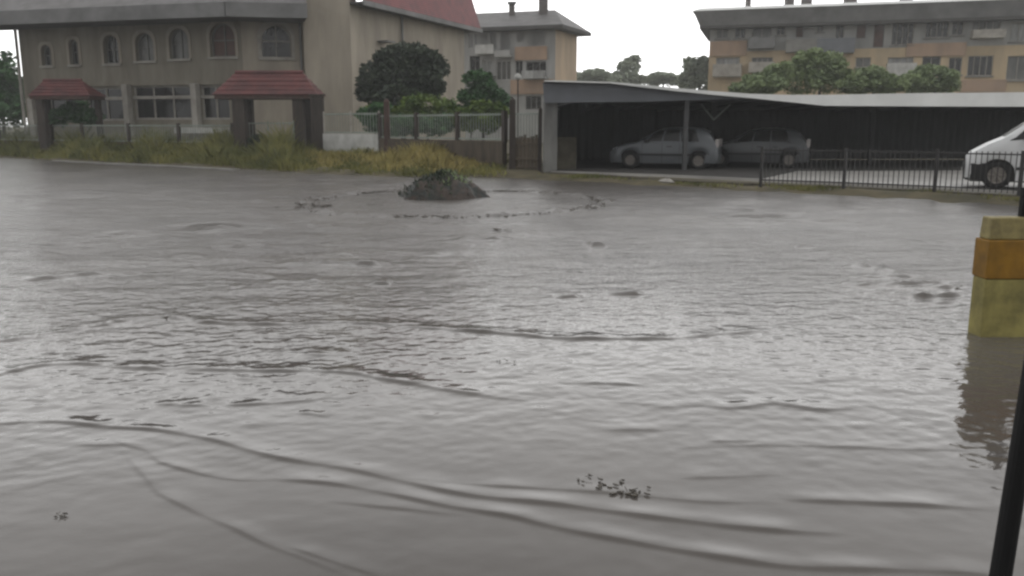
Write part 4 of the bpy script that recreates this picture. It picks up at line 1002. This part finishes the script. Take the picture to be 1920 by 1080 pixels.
# leaning pole close to the camera
pa, pb = P(1876, 1080, 1.42), P(1937, 700, 1.52)
d = (pb-pa); lo_, hi_ = pa - d*((pa.z+.3)/d.z), pb + d*.25
gpo = thing('leaning_pole', 'black metal pole leaning close by at the lower right corner', 'pole', (lo_.x, lo_.y, -.3))
mb = MB(); mb.tube(lo_, hi_, .0185, n=16); mb.build('tube', M['black_paint'], gpo, smooth=False)
mb = MB(); mb.lathe(hi_, d, [(.0185, -.002), (.021, 0), (.021, .02), (.014, .03), (0, .034)], 16); mb.build('end_cap', M['black_paint'], gpo)

# ------------------------------------------------------------------ mound in the flood
mc = G(822, 374); gg = np.random.default_rng(5)
na, nr = 60, 22
vs, fs = [], []
for i in range(nr):
    s = i/(nr-1)
    for j in range(na):
        a_ = 2*math.pi*j/na; rx_ = 1.12*(1 + .10*math.sin(3*a_+.6) + .07*math.sin(7*a_)); ry_ = .75*(1 + .1*math.sin(2*a_+1))
        X, Y_ = rx_*s*math.cos(a_), ry_*s*math.sin(a_)
        prof_ = .43*(1 - s**3.4) if True else 0
        n_ = .04*math.sin(X*7+2*Y_) + .05*math.sin(Y_*6-X*4+1) + .03*math.sin(X*15+Y_*11) + .02*math.sin(X*15-Y_*22) + .008*gg.normal()
        Z = prof_*(1 + .22*math.sin(X*2.2+.9)) + n_*(1-s*.55) - .16*s**4
        vs.append((X, Y_, Z))
for i in range(nr-1):
    for j in range(na): fs.append((i*na+j, i*na+(j+1) % na, (i+1)*na+(j+1) % na, (i+1)*na+j))
mound = thing('earth_mound', 'dark mound of wet earth and weeds standing out of the flood water', 'mound', (mc.x, mc.y+.6, 0))
mb = MB(); mb.add(vs, fs); mb.build('earth', M['soil'], mound, local=True)
def tuft_mesh(name, n, fn, hgt, m, parent, wid=.02):
    g = gg; base = np.array([fn() for _ in range(n)])
    a = g.random(n)*6.28; hh = hgt*(.5 + g.random(n)); lean = g.normal(size=(n, 2))*.45*hh[:, None]
    sx, sy = np.cos(a)*wid, np.sin(a)*wid
    v0 = base + np.stack([sx, sy, 0*sx], 1); v1 = base - np.stack([sx, sy, 0*sx], 1)
    v2 = base + np.stack([lean[:, 0], lean[:, 1], hh], 1); 
    mid_ = base + np.stack([lean[:, 0]*.4, lean[:, 1]*.4, hh*.6], 1)
    v3a, v3b = mid_ + np.stack([sx, sy, 0*sx], 1)*.8, mid_ - np.stack([sx, sy, 0*sx], 1)*.8
    v = np.stack([v0, v1, v3b, v2, v3a], 1).reshape(-1, 3)
    o = link_mesh(name, np_mesh(name, v, np.arange(n*5).reshape(-1, 5), 5), M[m], parent); o['kind'] = 'stuff'; return o
vv = np.array(vs)
def on_mound(cond):
    ok = [i for i in range(len(vv)) if cond(vv[i])]
    return lambda: vv[ok[gg.integers(len(ok))]] + gg.normal(size=3)*[.04, .04, .0]
tuft_mesh('weeds', 500, on_mound(lambda p: p[2] > .03 and p[0] < .3), .08, 'leaf_dark', mound, .02)
tuft_mesh('weeds', 120, on_mound(lambda p: p[2] > .3 and p[0] > .1), .06, 'leaf_olive', mound, .022)
mb = MB()
for k in range(45):
    i = gg.integers(len(vv)); p = vv[i]; r_ = .03 + .04*gg.random()
    if p[2] < .0: continue
    o_ = [Vector((p[0], p[1], p[2])) + Vector(gg.normal(size=3)).normalized()*r_*(.7+.6*gg.random()) for _ in range(8)]
    mb.prism([p + Vector((math.cos(t)*r_*(.7+.5*gg.random()), math.sin(t)*r_*(.7+.5*gg.random()), -r_*.6)) for t in np.linspace(0, 5.2, 6)] if False else [Vector(p) + Vector((math.cos(t)*r_*(.7+.5*gg.random()), math.sin(t)*r_*(.7+.5*gg.random()), -r_*.6)) for t in np.linspace(0, 5.2, 6)],
             [Vector(p) + Vector((math.cos(t)*r_*.6, math.sin(t)*r_*.6, r_*(.15+.3*gg.random()))) for t in np.linspace(0, 5.2, 6)])
o = mb.build('clods', M['soil'], mound, local=True); o['kind'] = 'stuff'

# ------------------------------------------------------------------ grass
def grass(name, n, pxr, dr_, hgt, m, dens=None, wid=.018, seed=3, hmod=None):
    g = np.random.default_rng(seed)
    px = pxr[0] + (pxr[1]-pxr[0])*g.random(n); t = (px-960)/F*cp
    u = g.random(n)
    ys = shore_y(t); Y = ys + dr_[0] + (dr_[1]-dr_[0])*u
    X = t*Y
    keep = np.ones(n, bool) if dens is None else g.random(n) < dens(px, u)
    X, Y, px, u = X[keep], Y[keep], px[keep], u[keep]; n = len(X)
    Z = ground_z(X, Y)
    k = hmod(px, u) if hmod is not None else 1
    clump = .55 + .75*(0.5+.5*np.sin(X*2.1+np.sin(Y*1.3)*1.5)*np.sin(Y*1.7+1+X*.6))
    hh = hgt*(.45 + .8*g.random(n))*k*clump; a = g.random(n)*6.28; lean = g.normal(size=(n, 2))*.33*hh[:, None]
    sx, sy = np.cos(a)*wid, np.sin(a)*wid; base = np.stack([X, Y, Z-.03], 1); o = np.zeros(n)
    s3 = np.stack([sx, sy, o], 1)
    mid_ = base + np.stack([lean[:, 0]*.35, lean[:, 1]*.35, hh*.6], 1); tip = base + np.stack([lean[:, 0], lean[:, 1], hh], 1)
    v = np.stack([base+s3, base-s3, mid_-s3*.8, tip, mid_+s3*.8], 1).reshape(-1, 3)
    ob = link_mesh(name, np_mesh(name, v, np.arange(n*5).reshape(-1, 5), 5), M[m])
    return props(ob, {'verge_grass': 'wet green grass growing along the flooded verge', 'dry_grass': 'tall dry yellow grass before the brown boarded wall'}.get(name, None), 'grass', None, 'stuff')
grass('verge_grass', 60000, (-250, 950), (0.1, 7.5), .72, 'grass', lambda p, u: np.where(p > 880, .4, 1.0), hmod=lambda p, u: (.5 + u*1.0 + .25*np.sin(p*.05))*np.where(p > 590, .42, np.where(p > 540, .6, 1.0)))
grass('dry_grass', 20000, (560, 935), (0.5, 5.2), .62, 'drygrass', lambda p, u: np.clip(.15 + .85*np.exp(-((p-800)/110)**2) + .5*np.exp(-((p-615)/35)**2), 0, 1)*np.clip(u*2, .2, 1), hmod=lambda p, u: (.4 + .7*u)*(.65+.45*np.exp(-((p-790)/90)**2)), seed=9)
o = grass('kerb_weeds', 5000, (1000, 1960), (0.25, 0.9), .10, 'grass', lambda p, u: .5 + .5*np.sin(p*.03), wid=.014, seed=12); o['label'] = 'short weeds growing along the kerb wall'
# pale kerbstones between grass and water at left
mb = MB(); kp = [P2(px, G(px, py, .03).y) for px, py in ((90, 301), (180, 306), (300, 311), (430, 318))]
for a, b in zip(kp, kp[1:]):
    d = (b-a).normalized(); n_ = Vector((-d.y, d.x)); mb.prism([v3(a, -.2), v3(b, -.2), v3(b+n_*.35, -.2), v3(a+n_*.35, -.2)], [v3(a, .045), v3(b, .045), v3(b+n_*.35, .045), v3(a+n_*.35, .045)])
o = mb.build('kerb_edge', M['concrete'], None, (kp[0].x, kp[0].y, 0)); props(o, 'pale kerb edge just above the water below the left grass verge', 'kerb')

# ------------------------------------------------------------------ floating debris
def debris(label, px, py, size, n, seed):
    c = G(px, py); g = np.random.default_rng(seed); mb = MB()
    for k in range(n):
        a_, b_ = g.normal(size=2)*size*[.75, .4]; r_ = size*(.12+.2*g.random()); th = g.random()*6.28
        p = Vector((a_, b_, -.004 + .007*g.random()))
        ax = Vector((math.cos(th), math.sin(th), .04*g.normal())); bx_ = Vector((-math.sin(th), math.cos(th), .04*g.normal()))
        o_ = [p - ax*r_, p + bx_*r_*.4, p + ax*r_, p - bx_*r_*.4]; mb.prism(o_, [q + Vector((0, 0, .006)) for q in o_])
    for k in range(max(1, n//5)):
        a_ = Vector((g.normal()*size*.4, g.normal()*size*.3, .01)); th = g.random()*3.14; l_ = size*(.3+.4*g.random())
        mb.tube(a_, a_ + Vector((math.cos(th)*l_, math.sin(th)*l_, .004)), size*.03, n=5)
    o = mb.build('floating_debris', M['debris'], None, (c.x, c.y, .006), local=True); props(o, label, 'debris', 'clumps of leaves and twigs floating on the flood')
for i, (px, py, s, n, lab) in enumerate([(592, 386, .38, 16, 'dark clump of leaves floating left of the earth mound'), (1095, 901, .06, 7, 'leaf clump at the left end of the floating trail in the near water'), (1182, 926, .075, 10, 'larger leaf clump just right of the others in the near water'),
        (1140, 912, .07, 7, 'thin scatter of leaf bits between two clumps in the near water'), (118, 970, .042, 5, 'single dark leaf clump floating at the lower left'), (309, 594, .10, 8, 'dark clump riding the crest of the left wave'), (945, 679, .05, 4, 'tiny dark leaf bit in the middle of the flood'),
        (1788, 540, .11, 8, 'dark flakes added for a wave lump beside the yellow pillar'), (950, 432, .22, 8, 'dark leaf clump floating in front of the mound'), (700, 385, .16, 6, 'small leaf clump on the ring of ripples left of the mound')]):  # flakes by the pillar are added in place of a wave's dark lump
    debris(lab, px, py, s, n, 50+i)
g = np.random.default_rng(77); mb = MB()
for k in range(1700):
    a_ = g.random()*6.283
    dn = .3 + .5*(.5+.5*math.sin(a_*5+2))*(.5+.5*math.sin(a_*11+1))
    if g.random() > dn: continue
    r_ = 3.35*(1 + .03*math.sin(3*a_+1) + .018*math.sin(8*a_)) + g.normal()*.12
    p = Vector((cx + r_*math.cos(a_), cy + r_*math.sin(a_), .010 + .012*g.random())); th = g.random()*6.28; q_ = .02 + .035*g.random()
    ax = Vector((math.cos(th), math.sin(th), .1*g.normal()))*q_; bx_ = Vector((-math.sin(th), math.cos(th), .1*g.normal()))*q_*.5
    mb.prism([p-ax, p+bx_, p+ax, p-bx_], [v + Vector((0, 0, .012)) for v in (p-ax, p+bx_, p+ax, p-bx_)])
o = mb.build('ripple_ring_litter', M['debris'], None, (cx, cy, 0)); props(o, 'ring of dark leaf litter added to darken the ripple ring round the mound', 'litter', None, 'stuff')  # flakes stand in for the dark faces of the ripple ring
q = G(1252, 345, .13); mb = MB(); mb.lathe((0, 0, 0), (0.1, 0, 1), [(.0, -.02), (.17, 0), (.22, .06), (.17, .14), (.09, .19), (.05, .21), (.08, .26), (0, .25)], 9)
mb.v = [(a*(1.0+.2*math.sin(c*30+a*9)), b*.7, c*.6) for a, b, c in mb.v]
o = mb.build('plastic_bag', M['bag'], None, (q.x, q.y+.2, .15), local=True); props(o, 'small white plastic bag lying on the kerb before the carport post', 'bag')

# ------------------------------------------------------------------ rain haze
HAZE = 0.0011
if HAZE:
    mb = MB(); mb.box((-95, -12, -1.5), (110, 160, 22))
    hz = mb.build('haze', None); props(hz, kind='stuff')
    m = bpy.data.materials.new("rain_haze"); m.use_nodes = True; N, L = m.node_tree.nodes, m.node_tree.links
    N.remove(N["Principled BSDF"]); vp = N.new("ShaderNodeVolumePrincipled"); vp.inputs["Density"].default_value = HAZE; vp.inputs["Color"].default_value = (.93, .95, .96, 1); vp.inputs["Anisotropy"].default_value = 0.2
    L.new(vp.outputs["Volume"], N["Material Output"].inputs["Volume"]); hz.data.materials.append(m)

# ------------------------------------------------------------------ render settings
vs_ = SC.view_settings; vs_.view_transform = 'Standard'; vs_.look = 'None'; vs_.exposure = 0.0; vs_.gamma = 1
SC.cycles.use_denoising = True
SC.cycles.filter_width = 2.6
SC.cycles.max_bounces = 6; SC.cycles.volume_bounces = 1
